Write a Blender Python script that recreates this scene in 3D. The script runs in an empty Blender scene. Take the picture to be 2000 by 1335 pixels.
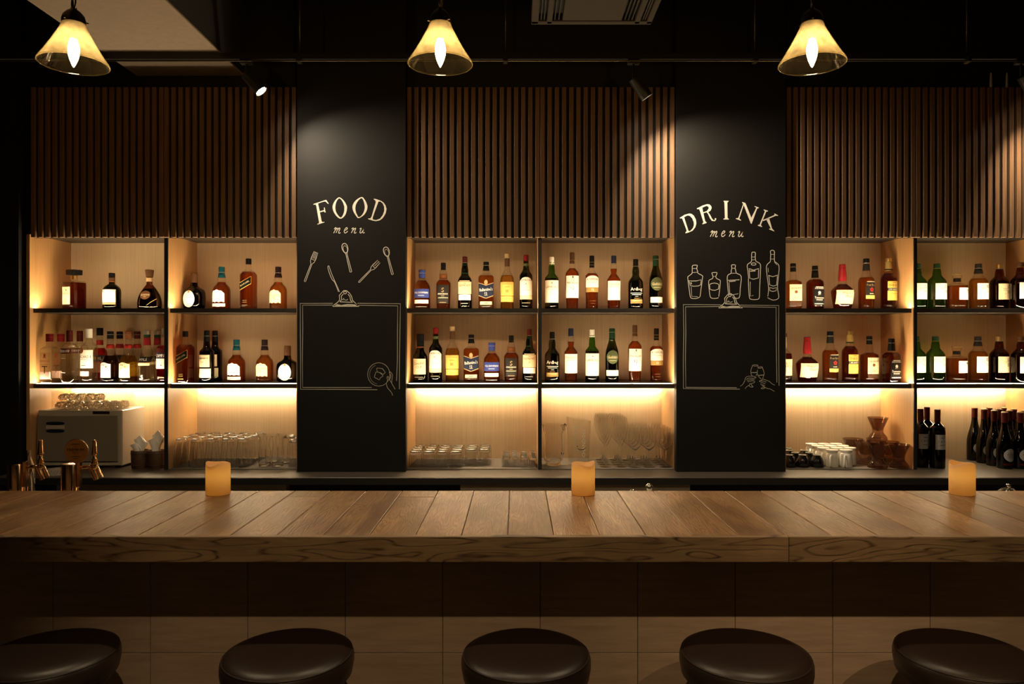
import bpy, math, random
from math import sin, cos, pi, radians, sqrt
random.seed(7)

# ------------------------------------------------------------------ camera, world, lights, exposure
F = 1450.0                      # focal length in pixels of the 2000 x 1335 frame
VX, VY, EYE = 1010.0, 660.0, 1.60   # vanishing point in the frame, eye height above the floor
SC = bpy.context.scene
COL = SC.collection
cam_d = bpy.data.cameras.new('camera')
cam_d.sensor_width = 36.0
cam_d.lens = 36.0 * F / 2000.0
cam_d.shift_x = -(VX - 1000.0) / 2000.0
cam_d.shift_y = -(667.5 - VY) / 2000.0
cam_d.clip_start = 0.05
cam = bpy.data.objects.new('camera', cam_d)
COL.objects.link(cam)
cam.location = (0, 0, EYE)
cam.rotation_euler = (pi / 2, 0, 0)
SC.camera = cam

world = bpy.data.worlds.new('world')
SC.world = world
world.use_nodes = True
world.node_tree.nodes['Background'].inputs['Color'].default_value = (1.0, 0.72, 0.42, 1)
world.node_tree.nodes['Background'].inputs['Strength'].default_value = 0.010

LED_COL = (1.0, 0.77, 0.46)
STRIP_FRONT = 400.0      # radiance of the strips let into the shelf fronts
STRIP_BACK = 195.0       # radiance of the strips under the lower shelves
BULB = 1200.0
LAMP_COL = (1.0, 0.78, 0.48)
SPOT_W = 62.0
ROOM_W = 150.0
WALL_FILL_W = 10.0

def spot_light(name, loc, target, watts, size, blend, radius, col):
    d = bpy.data.lights.new(name, 'SPOT')
    d.energy = watts
    d.spot_size = radians(size)
    d.spot_blend = blend
    d.shadow_soft_size = radius
    d.color = col
    o = bpy.data.objects.new(name, d)
    COL.objects.link(o)
    o.location = loc
    v = [t - l for t, l in zip(target, loc)]
    from mathutils import Vector
    o.rotation_euler = Vector(v).to_track_quat('-Z', 'Y').to_euler()
    return o

# the ceiling downlights of the guests' side of the room, behind the camera
for lx in (-1.9, 0.0, 1.9):
    spot_light('room_downlight', (lx, -0.32, 3.55), (lx * 0.92, 2.1, 0.55), ROOM_W, 46, 0.6, 0.02, (1.0, 0.70, 0.38))

# unseen fill spots, added so the brass has a lit wall to reflect
for lx in (-2.4, -0.8, 0.8, 2.4):
    spot_light('wall_fill_spot', (lx, -1.55, 3.50), (lx, -2.5, 1.5), WALL_FILL_W, 80, 0.7, 0.04, (1.0, 0.70, 0.38))

vs = SC.view_settings
vs.view_transform = 'Standard'
vs.look = 'None'
vs.exposure = 0.0
vs.gamma = 1.0
vs.use_curve_mapping = False
cy = SC.cycles
cy.use_denoising = True
cy.max_bounces = 24
cy.diffuse_bounces = 4
cy.glossy_bounces = 5
cy.transmission_bounces = 24
cy.transparent_max_bounces = 64
cy.caustics_reflective = False
cy.caustics_refractive = True
cy.blur_glossy = 1.0
cy.sample_clamp_indirect = 6.0

# ------------------------------------------------------------------ measuring helpers
def PX(px, Y): return (px - VX) * Y / F
def PZ(py, Y): return EYE + (VY - py) * Y / F

# ------------------------------------------------------------------ materials
MATS = {}
def new_mat(name):
    m = bpy.data.materials.new(name)
    m.use_nodes = True
    nt = m.node_tree
    b = nt.nodes['Principled BSDF']
    MATS[name] = m
    return m, nt, b

def plain(name, col, rough=0.5, metal=0.0, spec=0.5, coat=0.0, bump=0.0, bscale=60.0, var=0.0):
    m, nt, b = new_mat(name)
    b.inputs['Base Color'].default_value = (*col, 1)
    b.inputs['Roughness'].default_value = rough
    b.inputs['Metallic'].default_value = metal
    b.inputs['Specular IOR Level'].default_value = spec
    b.inputs['Coat Weight'].default_value = coat
    if bump or var:
        tc = nt.nodes.new('ShaderNodeTexCoord')
        n = nt.nodes.new('ShaderNodeTexNoise')
        n.inputs['Scale'].default_value = bscale
        n.inputs['Detail'].default_value = 4
        nt.links.new(tc.outputs['Object'], n.inputs['Vector'])
        if bump:
            bp = nt.nodes.new('ShaderNodeBump')
            bp.inputs['Strength'].default_value = bump
            bp.inputs['Distance'].default_value = 0.002
            nt.links.new(n.outputs['Fac'], bp.inputs['Height'])
            nt.links.new(bp.outputs['Normal'], b.inputs['Normal'])
        if var:
            mx = nt.nodes.new('ShaderNodeMix'); mx.data_type = 'RGBA'
            mx.inputs['A'].default_value = (*[c * (1 - var) for c in col], 1)
            mx.inputs['B'].default_value = (*[min(1, c * (1 + var)) for c in col], 1)
            nt.links.new(n.outputs['Fac'], mx.inputs['Factor'])
            nt.links.new(mx.outputs['Result'], b.inputs['Base Color'])
    return m

def grain(name, c0, c1, scale, rough=0.5, bump=0.1, detail=5, spec=0.4):
    """wood-like surface: a noise stretched along one axis, shifted per object"""
    m, nt, b = new_mat(name)
    tc = nt.nodes.new('ShaderNodeTexCoord')
    oi = nt.nodes.new('ShaderNodeObjectInfo')
    ad = nt.nodes.new('ShaderNodeVectorMath'); ad.operation = 'MULTIPLY_ADD'
    ad.inputs[1].default_value = (37, 23, 11)
    nt.links.new(oi.outputs['Random'], ad.inputs[0])
    nt.links.new(tc.outputs['Object'], ad.inputs[2])
    mp = nt.nodes.new('ShaderNodeMapping')
    mp.inputs['Scale'].default_value = scale
    nt.links.new(ad.outputs[0], mp.inputs['Vector'])
    n = nt.nodes.new('ShaderNodeTexNoise')
    n.inputs['Scale'].default_value = 1.0
    n.inputs['Detail'].default_value = detail
    n.inputs['Roughness'].default_value = 0.65
    nt.links.new(mp.outputs[0], n.inputs['Vector'])
    r = nt.nodes.new('ShaderNodeValToRGB')
    r.color_ramp.elements[0].position = 0.3
    r.color_ramp.elements[1].position = 0.72
    r.color_ramp.elements[0].color = (*c0, 1)
    r.color_ramp.elements[1].color = (*c1, 1)
    nt.links.new(n.outputs['Fac'], r.inputs['Fac'])
    nt.links.new(r.outputs['Color'], b.inputs['Base Color'])
    b.inputs['Roughness'].default_value = rough
    b.inputs['Specular IOR Level'].default_value = spec
    if bump:
        bp = nt.nodes.new('ShaderNodeBump')
        bp.inputs['Strength'].default_value = bump
        bp.inputs['Distance'].default_value = 0.001
        nt.links.new(n.outputs['Fac'], bp.inputs['Height'])
        nt.links.new(bp.outputs['Normal'], b.inputs['Normal'])
    return m

def oak(name, base0, base1, line, cath_scale, rings, patch_scale, fine_scale, rough=0.5, line_w=0.5, bump=0.25):
    """oak board: broad patches, contour (cathedral) grain and fine pores, shifted per object"""
    m, nt, b = new_mat(name)
    N, L = nt.nodes, nt.links
    tc = N.new('ShaderNodeTexCoord')
    oi = N.new('ShaderNodeObjectInfo')
    ad = N.new('ShaderNodeVectorMath'); ad.operation = 'MULTIPLY_ADD'
    ad.inputs[1].default_value = (53, 31, 17)
    L.new(oi.outputs['Random'], ad.inputs[0]); L.new(tc.outputs['Object'], ad.inputs[2])
    def noise(scale, detail, dist=0.0):
        mp = N.new('ShaderNodeMapping'); mp.inputs['Scale'].default_value = scale
        L.new(ad.outputs[0], mp.inputs['Vector'])
        n = N.new('ShaderNodeTexNoise'); n.inputs['Scale'].default_value = 1
        n.inputs['Detail'].default_value = detail; n.inputs['Distortion'].default_value = dist
        L.new(mp.outputs[0], n.inputs['Vector'])
        return n.outputs['Fac']
    patch = noise(patch_scale, 3, 0.4)
    cath = noise(cath_scale, 1.5, 0.2)
    fine = noise(fine_scale, 4)
    mul = N.new('ShaderNodeMath'); mul.operation = 'MULTIPLY'; mul.inputs[1].default_value = rings
    L.new(cath, mul.inputs[0])
    ping = N.new('ShaderNodeMath'); ping.operation = 'PINGPONG'; ping.inputs[1].default_value = 1.0
    L.new(mul.outputs[0], ping.inputs[0])
    lr = N.new('ShaderNodeValToRGB')
    lr.color_ramp.elements[0].position = 0.0; lr.color_ramp.elements[0].color = (1, 1, 1, 1)
    lr.color_ramp.elements[1].position = line_w; lr.color_ramp.elements[1].color = (0, 0, 0, 1)
    L.new(ping.outputs[0], lr.inputs['Fac'])
    pr = N.new('ShaderNodeValToRGB')
    pr.color_ramp.elements[0].position = 0.33; pr.color_ramp.elements[0].color = (*base0, 1)
    pr.color_ramp.elements[1].position = 0.68; pr.color_ramp.elements[1].color = (*base1, 1)
    L.new(patch, pr.inputs['Fac'])
    fm = N.new('ShaderNodeMath'); fm.operation = 'MULTIPLY'
    fb = N.new('ShaderNodeMapRange'); fb.inputs['From Min'].default_value = 0.25; fb.inputs['From Max'].default_value = 0.6
    L.new(fine, fb.inputs['Value'])
    L.new(lr.outputs['Color'], fm.inputs[0]); L.new(fb.outputs[0], fm.inputs[1])
    mx = N.new('ShaderNodeMix'); mx.data_type = 'RGBA'
    L.new(fm.outputs[0], mx.inputs['Factor'])
    L.new(pr.outputs['Color'], mx.inputs['A'])
    mx.inputs['B'].default_value = (*line, 1)
    mv = N.new('ShaderNodeMix'); mv.data_type = 'RGBA'; mv.blend_type = 'MULTIPLY'
    fr = N.new('ShaderNodeMapRange'); fr.inputs['To Min'].default_value = 0.62; fr.inputs['To Max'].default_value = 1.3
    L.new(fine, fr.inputs['Value'])
    mv.inputs['Factor'].default_value = 1.0
    L.new(mx.outputs['Result'], mv.inputs['A']); L.new(fr.outputs[0], mv.inputs['B'])
    vr = N.new('ShaderNodeMapRange'); vr.inputs['To Min'].default_value = 0.8; vr.inputs['To Max'].default_value = 1.15
    L.new(oi.outputs['Random'], vr.inputs['Value'])
    mw = N.new('ShaderNodeMix'); mw.data_type = 'RGBA'; mw.blend_type = 'MULTIPLY'; mw.inputs['Factor'].default_value = 1.0
    L.new(mv.outputs['Result'], mw.inputs['A']); L.new(vr.outputs[0], mw.inputs['B'])
    L.new(mw.outputs['Result'], b.inputs['Base Color'])
    b.inputs['Roughness'].default_value = rough
    b.inputs['Specular IOR Level'].default_value = 0.35
    bp = N.new('ShaderNodeBump'); bp.inputs['Strength'].default_value = bump; bp.inputs['Distance'].default_value = 0.0012
    bp.invert = True
    L.new(fm.outputs[0], bp.inputs['Height']); L.new(bp.outputs['Normal'], b.inputs['Normal'])
    return m

def glassy(name, tint, refr=0.45, ior=1.25, gloss=0.5, rough=0.03, gmin=0.04, speck=None, trans=0.0, trans_col=(1, 1, 1)):
    """glass: part clear see-through, part refraction, with a facing-dependent sheen"""
    m = bpy.data.materials.new(name); m.use_nodes = True
    MATS[name] = m
    nt = m.node_tree; N, L = nt.nodes, nt.links
    N.clear()
    out = N.new('ShaderNodeOutputMaterial')
    tr = N.new('ShaderNodeBsdfTransparent'); tr.inputs['Color'].default_value = (*tint, 1)
    rf = N.new('ShaderNodeBsdfRefraction'); rf.inputs['Color'].default_value = (*tint, 1)
    rf.inputs['IOR'].default_value = ior; rf.inputs['Roughness'].default_value = rough
    mx = N.new('ShaderNodeMixShader'); mx.inputs[0].default_value = refr
    L.new(tr.outputs[0], mx.inputs[1]); L.new(rf.outputs[0], mx.inputs[2])
    body = mx.outputs[0]
    if trans:
        tl = N.new('ShaderNodeBsdfTranslucent'); tl.inputs['Color'].default_value = (*trans_col, 1)
        m2 = N.new('ShaderNodeMixShader')
        m2.inputs[0].default_value = trans
        if speck:
            tc = N.new('ShaderNodeTexCoord')
            n = N.new('ShaderNodeTexNoise'); n.inputs['Scale'].default_value = speck; n.inputs['Detail'].default_value = 6
            L.new(tc.outputs['Object'], n.inputs['Vector'])
            mr = N.new('ShaderNodeMapRange'); mr.inputs['From Min'].default_value = 0.3; mr.inputs['From Max'].default_value = 0.7
            mr.inputs['To Min'].default_value = trans * 0.55; mr.inputs['To Max'].default_value = min(1, trans * 1.5)
            L.new(n.outputs['Fac'], mr.inputs['Value']); L.new(mr.outputs[0], m2.inputs[0])
        L.new(body, m2.inputs[1]); L.new(tl.outputs[0], m2.inputs[2])
        body = m2.outputs[0]
    if gloss:
        gl = N.new('ShaderNodeBsdfGlossy'); gl.inputs['Roughness'].default_value = 0.04
        lw = N.new('ShaderNodeLayerWeight'); lw.inputs['Blend'].default_value = 0.5
        pw = N.new('ShaderNodeMath'); pw.operation = 'POWER'; pw.inputs[1].default_value = 3.0
        L.new(lw.outputs['Facing'], pw.inputs[0])
        mr = N.new('ShaderNodeMapRange'); mr.inputs['To Min'].default_value = gmin; mr.inputs['To Max'].default_value = gloss
        L.new(pw.outputs[0], mr.inputs['Value'])
        m3 = N.new('ShaderNodeMixShader')
        L.new(mr.outputs[0], m3.inputs[0]); L.new(body, m3.inputs[1]); L.new(gl.outputs[0], m3.inputs[2])
        body = m3.outputs[0]
    L.new(body, out.inputs['Surface'])
    return m

def glow(name, col, strength):
    m = bpy.data.materials.new(name); m.use_nodes = True
    MATS[name] = m
    nt = m.node_tree; nt.nodes.clear()
    out = nt.nodes.new('ShaderNodeOutputMaterial')
    e = nt.nodes.new('ShaderNodeEmission')
    e.inputs['Color'].default_value = (*col, 1); e.inputs['Strength'].default_value = strength
    nt.links.new(e.outputs[0], out.inputs['Surface'])
    return m

# room
plain('black_wall', (0.0075, 0.0068, 0.0055), 0.6, spec=0.25, bump=0.05, bscale=90)
plain('board_black', (0.0065, 0.0058, 0.0048), 0.6, spec=0.2, bump=0.04, bscale=120, var=0.12)
plain('plaster', (0.42, 0.34, 0.25), 0.8, var=0.1, bscale=3)
plain('ceiling_black', (0.012, 0.011, 0.010), 0.8)
plain('vent_grey', (0.026, 0.019, 0.012), 0.8, spec=0.2)
plain('beam_grey', (0.18, 0.135, 0.095), 0.85, bump=0.2, bscale=30, var=0.14)
plain('floor_dark', (0.26, 0.19, 0.12), 0.6, var=0.2, bscale=8)
grain('tile_stone', (0.28, 0.198, 0.140), (0.385, 0.285, 0.21), (6, 6, 55), 0.5, 0.08)
plain('grout', (0.06, 0.055, 0.045), 0.9)
# bar and cabinets
oak('bar_oak', (0.180, 0.088, 0.037), (0.40, 0.230, 0.103), (0.135, 0.066, 0.028), (36, 2.6, 36), 27.0, (11, 3.6, 11), (260, 9, 260), 0.42, 0.75, 0.35)
oak('fascia_oak', (0.185, 0.115, 0.060), (0.26, 0.172, 0.095), (0.036, 0.018, 0.008), (2.8, 9, 19), 17.0, (4, 6, 12), (14, 170, 190), 0.5, 0.36, 0.25)
grain('slat_walnut', (0.10, 0.050, 0.021), (0.175, 0.094, 0.043), (140, 140, 5), 0.5, 0.05)
grain('panel_wood', (0.49, 0.345, 0.205), (0.58, 0.425, 0.265), (150, 150, 2.5), 0.45, 0.06)
grain('side_wood', (0.34, 0.175, 0.066), (0.44, 0.24, 0.098), (120, 120, 3), 0.45, 0.06)
plain('shelf_black', (0.030, 0.024, 0.018), 0.45, spec=0.3)
plain('lip_black', (0.012, 0.011, 0.010), 0.45)
plain('counter_dark', (0.060, 0.047, 0.035), 0.38, bump=0.05, bscale=150)
grain('mat_grey', (0.085, 0.067, 0.052), (0.135, 0.11, 0.085), (30, 300, 30), 0.8, 0.5)
plain('steel', (0.50, 0.43, 0.33), 0.36, 0.4)
plain('chrome', (0.75, 0.72, 0.68), 0.1, 1.0)
plain('aluminium', (0.5, 0.48, 0.45), 0.35, 1.0)
plain('brass', (0.86, 0.55, 0.29), 0.13, 1.0)
plain('dark_bronze', (0.10, 0.075, 0.055), 0.25, 1.0)
plain('black_metal', (0.016, 0.014, 0.011), 0.4, 0.4)
plain('rail_metal', (0.075, 0.06, 0.033), 0.35, 0.9)
plain('leather', (0.022, 0.012, 0.008), 0.36, bump=0.12, bscale=900, spec=0.6)
plain('leather_seam', (0.02, 0.012, 0.008), 0.5)
plain('chalk', (0.80, 0.76, 0.66), 0.9)
plain('chalk_soft', (0.46, 0.43, 0.36), 0.95)
glow('led', LED_COL, STRIP_FRONT)
glow('led_back', LED_COL, STRIP_BACK)
glow('bulb_glow', LAMP_COL, BULB)
glow('spot_glow', (1.0, 0.82, 0.6), 90.0)
glow('candle_led', (1.0, 0.74, 0.34), 5.5)
# glass and liquids
glassy('clear', (0.99, 0.985, 0.97), 0.05, 1.2, 0.9, gmin=0.035)
glassy('frost', (0.96, 0.94, 0.92), 0.0, 1.2, 0.2, gmin=0.01, trans=0.10, trans_col=(0.95, 0.88, 0.82))
m, nt, b = new_mat('crystal')
b.inputs['Base Color'].default_value = (1, 1, 0.995, 1)
b.inputs['Transmission Weight'].default_value = 1.0
b.inputs['Roughness'].default_value = 0.0
b.inputs['IOR'].default_value = 1.34
m, nt, b = new_mat('thick_glass')
b.inputs['Base Color'].default_value = (0.99, 0.985, 0.97, 1)
b.inputs['Transmission Weight'].default_value = 1.0
b.inputs['Roughness'].default_value = 0.13
b.inputs['IOR'].default_value = 1.48
glassy('acrylic', (0.985, 0.98, 0.965), 0.05, 1.1, 0.3)
glassy('green', (0.27, 0.52, 0.14), 0.3, 1.25, 0.5)
glassy('green_dark', (0.16, 0.20, 0.06), 0.3, 1.25, 0.5)
glassy('brown', (0.42, 0.18, 0.065), 0.3, 1.25, 0.5)
glassy('brown_dark', (0.12, 0.052, 0.024), 0.3, 1.25, 0.5)
glassy('wine_green', (0.03, 0.03, 0.018), 0.3, 1.2, 0.5)
glassy('smoke', (0.70, 0.575, 0.50), 0.25, 1.25, 0.8)
glassy('amber', (0.80, 0.45, 0.17), 0.4, 1.33, 0)
glassy('amber_red', (0.72, 0.34, 0.13), 0.4, 1.33, 0)
glassy('amber_deep', (0.55, 0.21, 0.075), 0.4, 1.33, 0)
glassy('gold', (0.92, 0.66, 0.26), 0.4, 1.33, 0)
glassy('yellow', (0.95, 0.76, 0.25), 0.35, 1.33, 0)
glassy('red_liquid', (0.75, 0.10, 0.05), 0.4, 1.33, 0)
glassy('dark_liquid', (0.26, 0.15, 0.08), 0.4, 1.33, 0)
glassy('water', (0.98, 0.975, 0.95), 0.10, 1.2, 0)
glassy('shade_glass', (0.50, 0.415, 0.27), 0.0, 1.2, 0.4, speck=60.0, trans=0.019, trans_col=(0.95, 0.82, 0.52))
# print, caps, paper
for nm, c in dict(white=(0.56, 0.53, 0.47), cream=(0.47, 0.40, 0.26), tan=(0.30, 0.20, 0.10), yellow_l=(0.46, 0.32, 0.07), gold_l=(0.42, 0.285, 0.07),
                  navy=(0.010, 0.013, 0.028), blue=(0.022, 0.034, 0.14), teal=(0.004, 0.043, 0.056), black=(0.0035, 0.0033, 0.0032), redcap=(0.12, 0.006, 0.008),
                  darkred=(0.045, 0.006, 0.005), brownl=(0.055, 0.024, 0.011), orange=(0.115, 0.038, 0.013), purple=(0.014, 0.006, 0.008), grey=(0.30, 0.29, 0.27),
                  olive=(0.055, 0.066, 0.030), pink=(0.50, 0.33, 0.29), green_l=(0.007, 0.024, 0.009), ink=(0.012, 0.010, 0.009), washed_ink=(0.15, 0.125, 0.09),  # palest print tone here: overexposed look of lettering put into its colour
                  red=(0.24, 0.016, 0.012), mudgold=(0.20, 0.13, 0.04)).items():
    plain(nm, c, 0.40, spec=0.14)
plain('gold_foil', (0.50, 0.33, 0.13), 0.3, 0.9)
plain('silver_foil', (0.50, 0.48, 0.44), 0.3, 0.9)
plain('wax_red', (0.17, 0.007, 0.011), 0.3)
plain('porcelain', (0.80, 0.77, 0.70), 0.18)
plain('black_glaze', (0.010, 0.010, 0.010), 0.08)
plain('enamel', (0.40, 0.34, 0.26), 0.35)
plain('enamel_door', (0.20, 0.162, 0.12), 0.4)
plain('napkin', (0.85, 0.82, 0.76), 0.9, bump=0.2, bscale=40)
grain('pot_wood', (0.055, 0.026, 0.012), (0.10, 0.05, 0.024), (20, 20, 90), 0.5, 0.2)
plain('medal', (0.40, 0.17, 0.035), 0.3, 0.5)
glassy('wrap', (0.56, 0.50, 0.43), 0.1, 1.1, 0.7, speck=140.0, trans=0.28, trans_col=(0.8, 0.7, 0.55))
plain('paper', (0.42, 0.37, 0.31), 0.8)
m, nt, b = new_mat('wax')
b.inputs['Base Color'].default_value = (0.80, 0.56, 0.30, 1)
b.inputs['Roughness'].default_value = 0.5
_tl = nt.nodes.new('ShaderNodeBsdfTranslucent'); _tl.inputs['Color'].default_value = (0.95, 0.62, 0.2, 1)
_mx = nt.nodes.new('ShaderNodeMixShader'); _mx.inputs[0].default_value = 0.55
nt.links.new(b.outputs[0], _mx.inputs[1]); nt.links.new(_tl.outputs[0], _mx.inputs[2])
nt.links.new(_mx.outputs[0], nt.nodes['Material Output'].inputs['Surface'])

# ------------------------------------------------------------------ mesh helpers
def mesh(name, V, Fc, mat, smooth=False, sharp=None):
    me = bpy.data.meshes.new(name)
    me.from_pydata(V, [], Fc)
    me.materials.append(MATS[mat])
    if smooth:
        me.polygons.foreach_set('use_smooth', [True] * len(me.polygons))
        if sharp:
            me.set_sharp_from_angle(angle=radians(sharp))
    me.update()
    return me

def link(name, me, parent=None, loc=(0, 0, 0), rz=0.0, rot=None, label=None, cat=None, group=None, kind=None):
    o = bpy.data.objects.new(name, me)
    COL.objects.link(o)
    o.location = loc
    o.rotation_euler = rot if rot else (0, 0, rz)
    if parent: o.parent = parent
    tag(o, label, cat, group, kind)
    return o

def tag(o, label=None, cat=None, group=None, kind=None):
    if label: o['label'] = label
    if cat: o['category'] = cat
    if group: o['group'] = group
    if kind: o['kind'] = kind
    return o

def thing(name, label, cat, loc=(0, 0, 0), rz=0.0, group=None, kind=None):
    return link(name, None, None, loc, rz, None, label, cat, group, kind)

class MB:
    def __init__(s): s.V, s.F = [], []
    def add(s, V, Fc):
        k = len(s.V); s.V += V; s.F += [tuple(i + k for i in f) for f in Fc]; return s
    def box(s, x0, x1, y0, y1, z0, z1):
        V = [(x, y, z) for z in (z0, z1) for y in (y0, y1) for x in (x0, x1)]
        return s.add(V, [(0, 2, 3, 1), (4, 5, 7, 6), (0, 1, 5, 4), (2, 6, 7, 3), (0, 4, 6, 2), (1, 3, 7, 5)])
    def cbox(s, x0, x1, y0, y1, z0, z1, c=0.002):
        """box with chamfered edges"""
        X, Y, Z = (x0, x1), (y0, y1), (z0, z1)
        V, ix = [], {}
        for i in (0, 1):
            for j in (0, 1):
                for k in (0, 1):
                    sx, sy, sz = (1 - 2 * i), (1 - 2 * j), (1 - 2 * k)
                    for a in range(3):
                        p = [X[i] + sx * c, Y[j] + sy * c, Z[k] + sz * c]
                        p[a] = (X[i], Y[j], Z[k])[a]
                        ix[i, j, k, a] = len(V); V.append(tuple(p))
        Fc = []
        for a in range(3):
            b_, c_ = (a + 1) % 3, (a + 2) % 3
            for sd in (0, 1):
                q = []
                for (u, v) in ((0, 0), (1, 0), (1, 1), (0, 1)):
                    t = [0, 0, 0]; t[a] = sd; t[b_] = u; t[c_] = v
                    q.append(ix[t[0], t[1], t[2], a])
                Fc.append(tuple(q if sd else q[::-1]))
            for u in (0, 1):
                for v in (0, 1):
                    t0 = [0, 0, 0]; t0[b_] = u; t0[c_] = v
                    t1 = list(t0); t1[a] = 1
                    q = [ix[(*t0, b_)], ix[(*t1, b_)], ix[(*t1, c_)], ix[(*t0, c_)]]
                    Fc.append(tuple(q if (u ^ v) else q[::-1]))
        for i in (0, 1):
            for j in (0, 1):
                for k in (0, 1):
                    q = [ix[i, j, k, 0], ix[i, j, k, 1], ix[i, j, k, 2]]
                    Fc.append(tuple(q if (i + j + k) % 2 else q[::-1]))
        return s.add(V, Fc)
    def lathe(s, prof, seg=24, n=2.0, ratio=1.0, cap0=True, cap1=True, ctr=(0, 0), wob=None):
        """prof = [(z, r)...]; n / ratio may be functions of z (superellipse section)"""
        V, Fc = [], []
        for (z, r) in prof:
            nn = n(z) if callable(n) else n
            rt = ratio(z) if callable(ratio) else ratio
            for i in range(seg):
                t = 2 * pi * (i + 0.5) / seg
                c_, s_ = cos(t), sin(t)
                x = math.copysign(abs(c_) ** (2 / nn), c_) * r
                y = math.copysign(abs(s_) ** (2 / nn), s_) * r * rt
                zz = z + (wob(t, z) if wob else 0)
                V.append((x + ctr[0], y + ctr[1], zz))
        for k in range(len(prof) - 1):
            for i in range(seg):
                j = (i + 1) % seg
                Fc.append((k * seg + i, k * seg + j, (k + 1) * seg + j, (k + 1) * seg + i))
        if cap0: Fc.append(tuple(range(seg - 1, -1, -1)))
        if cap1: Fc.append(tuple((len(prof) - 1) * seg + i for i in range(seg)))
        return s.add(V, Fc)
    def tube(s, pts, r, seg=8, closed=False):
        from mathutils import Vector
        P = [Vector(p) for p in pts]
        n = len(P); V, Fc = [], []
        up = None
        for i, p in enumerate(P):
            a = P[(i - 1) % n] if (closed or i > 0) else p
            c_ = P[(i + 1) % n] if (closed or i < n - 1) else p
            d = (c_ - a).normalized()
            if up is None:
                up = d.orthogonal().normalized()
            up = (up - d * up.dot(d)).normalized()
            sd = d.cross(up)
            rr = r[i] if isinstance(r, (list, tuple)) else r
            for k in range(seg):
                t = 2 * pi * k / seg
                V.append(tuple(p + (up * cos(t) + sd * sin(t)) * rr))
        m_ = n if closed else n - 1
        for i in range(m_):
            for k in range(seg):
                a, b_ = i * seg + k, i * seg + (k + 1) % seg
                c_, d_ = ((i + 1) % n) * seg + (k + 1) % seg, ((i + 1) % n) * seg + k
                Fc.append((a, b_, c_, d_))
        if not closed:
            Fc.append(tuple(range(seg - 1, -1, -1)))
            Fc.append(tuple((n - 1) * seg + k for k in range(seg)))
        return s.add(V, Fc)
    def mesh(s, name, mat, smooth=False, sharp=None): return mesh(name, s.V, s.F, mat, smooth, sharp)
    def put(s, name, mat, parent=None, smooth=False, sharp=None, **k):
        return link(name, s.mesh(name, mat, smooth, sharp), parent, **k)

def box(name, mat, parent, x0, x1, y0, y1, z0, z1, c=0.0, **k):
    b = MB()
    (b.cbox(x0, x1, y0, y1, z0, z1, c) if c else b.box(x0, x1, y0, y1, z0, z1))
    return b.put(name, mat, parent, **k)

# ------------------------------------------------------------------ the room
from mathutils import Matrix, Vector
ABS = set()
def place(name, label, cat, loc, group=None, kind=None):
    """a thing whose parts are built in room coordinates"""
    t = thing(name, label, cat, loc, 0.0, group, kind)
    ABS.add(t)
    return t
_link0 = link
def link(name, me, parent=None, *a, **k):
    o = _link0(name, me, parent, *a, **k)
    if parent is not None and parent in ABS:
        o.matrix_parent_inverse = Matrix.Translation(-Vector(parent.location))
    return o

YF, YB, YC, YS = 4.06, 4.437, 4.00, 4.022      # cabinet face, cabinet back, menu boards, slat fronts
Z_SLAT0, Z_SLAT1 = PZ(463, YS), PZ(170, YS)
Z_TOP = 2.168
Z_S1, Z_S1B = 1.7636, 1.7396
Z_S2, Z_S2B = 1.349, 1.3236
Z_C = 0.88
Z_CEIL = 3.6
XL, XR = -2.71, 3.4

def struct(name, mat, *b, **k):
    return box(name, mat, None, *b, kind='structure', **k)

struct('floor', 'floor_dark', -4.2, 4.2, -2.5, 4.7, -0.05, 0.0)
struct('ceiling', 'ceiling_black', -4.2, 4.2, -2.5, 4.7, Z_CEIL, Z_CEIL + 0.05)
struct('wall_back', 'black_wall', -4.2, 4.2, 4.52, 4.6, 0.0, Z_CEIL)
struct('wall_left', 'black_wall', -4.2, -4.12, -2.5, 4.52, 0.0, Z_CEIL)
struct('wall_right', 'black_wall', 4.12, 4.2, -2.5, 4.52, 0.0, Z_CEIL)
struct('wall_front', 'plaster', -4.2, 4.2, -2.58, -2.5, 0.0, Z_CEIL)
struct('pillar', 'black_wall', -4.12, XL + 0.004, 4.03, 4.52, 0.0, Z_CEIL)
# black panelling above the slats, one panel for each stretch between the joints
t = place('wall_upper', 'black painted panelling above the slatted wood', None, (0.2, 4.3, Z_SLAT1), kind='structure')
js = [XL + 0.006, PX(579, 4.09), PX(793, 4.09), PX(1320, 4.09), PX(1535, 4.09), PX(1757, 4.09), XR]
for a, b_ in zip(js[:-1], js[1:]):
    box('panel', 'black_wall', t, a + 0.001, b_ - 0.001, 4.085, 4.515, Z_SLAT1 + 0.003, Z_CEIL - 0.002, c=0.0015)
# concrete beam to the back wall; its sides' darkness is put into the black colour
struct('ceiling_beam', 'ceiling_black', -2.089, -1.501, -2.4, 4.08, 3.052, Z_CEIL - 0.002)
struct('ceiling_soffit', 'beam_grey', -2.09, -1.50, -2.4, 4.08, 3.04, 3.0515, c=0.002)

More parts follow.
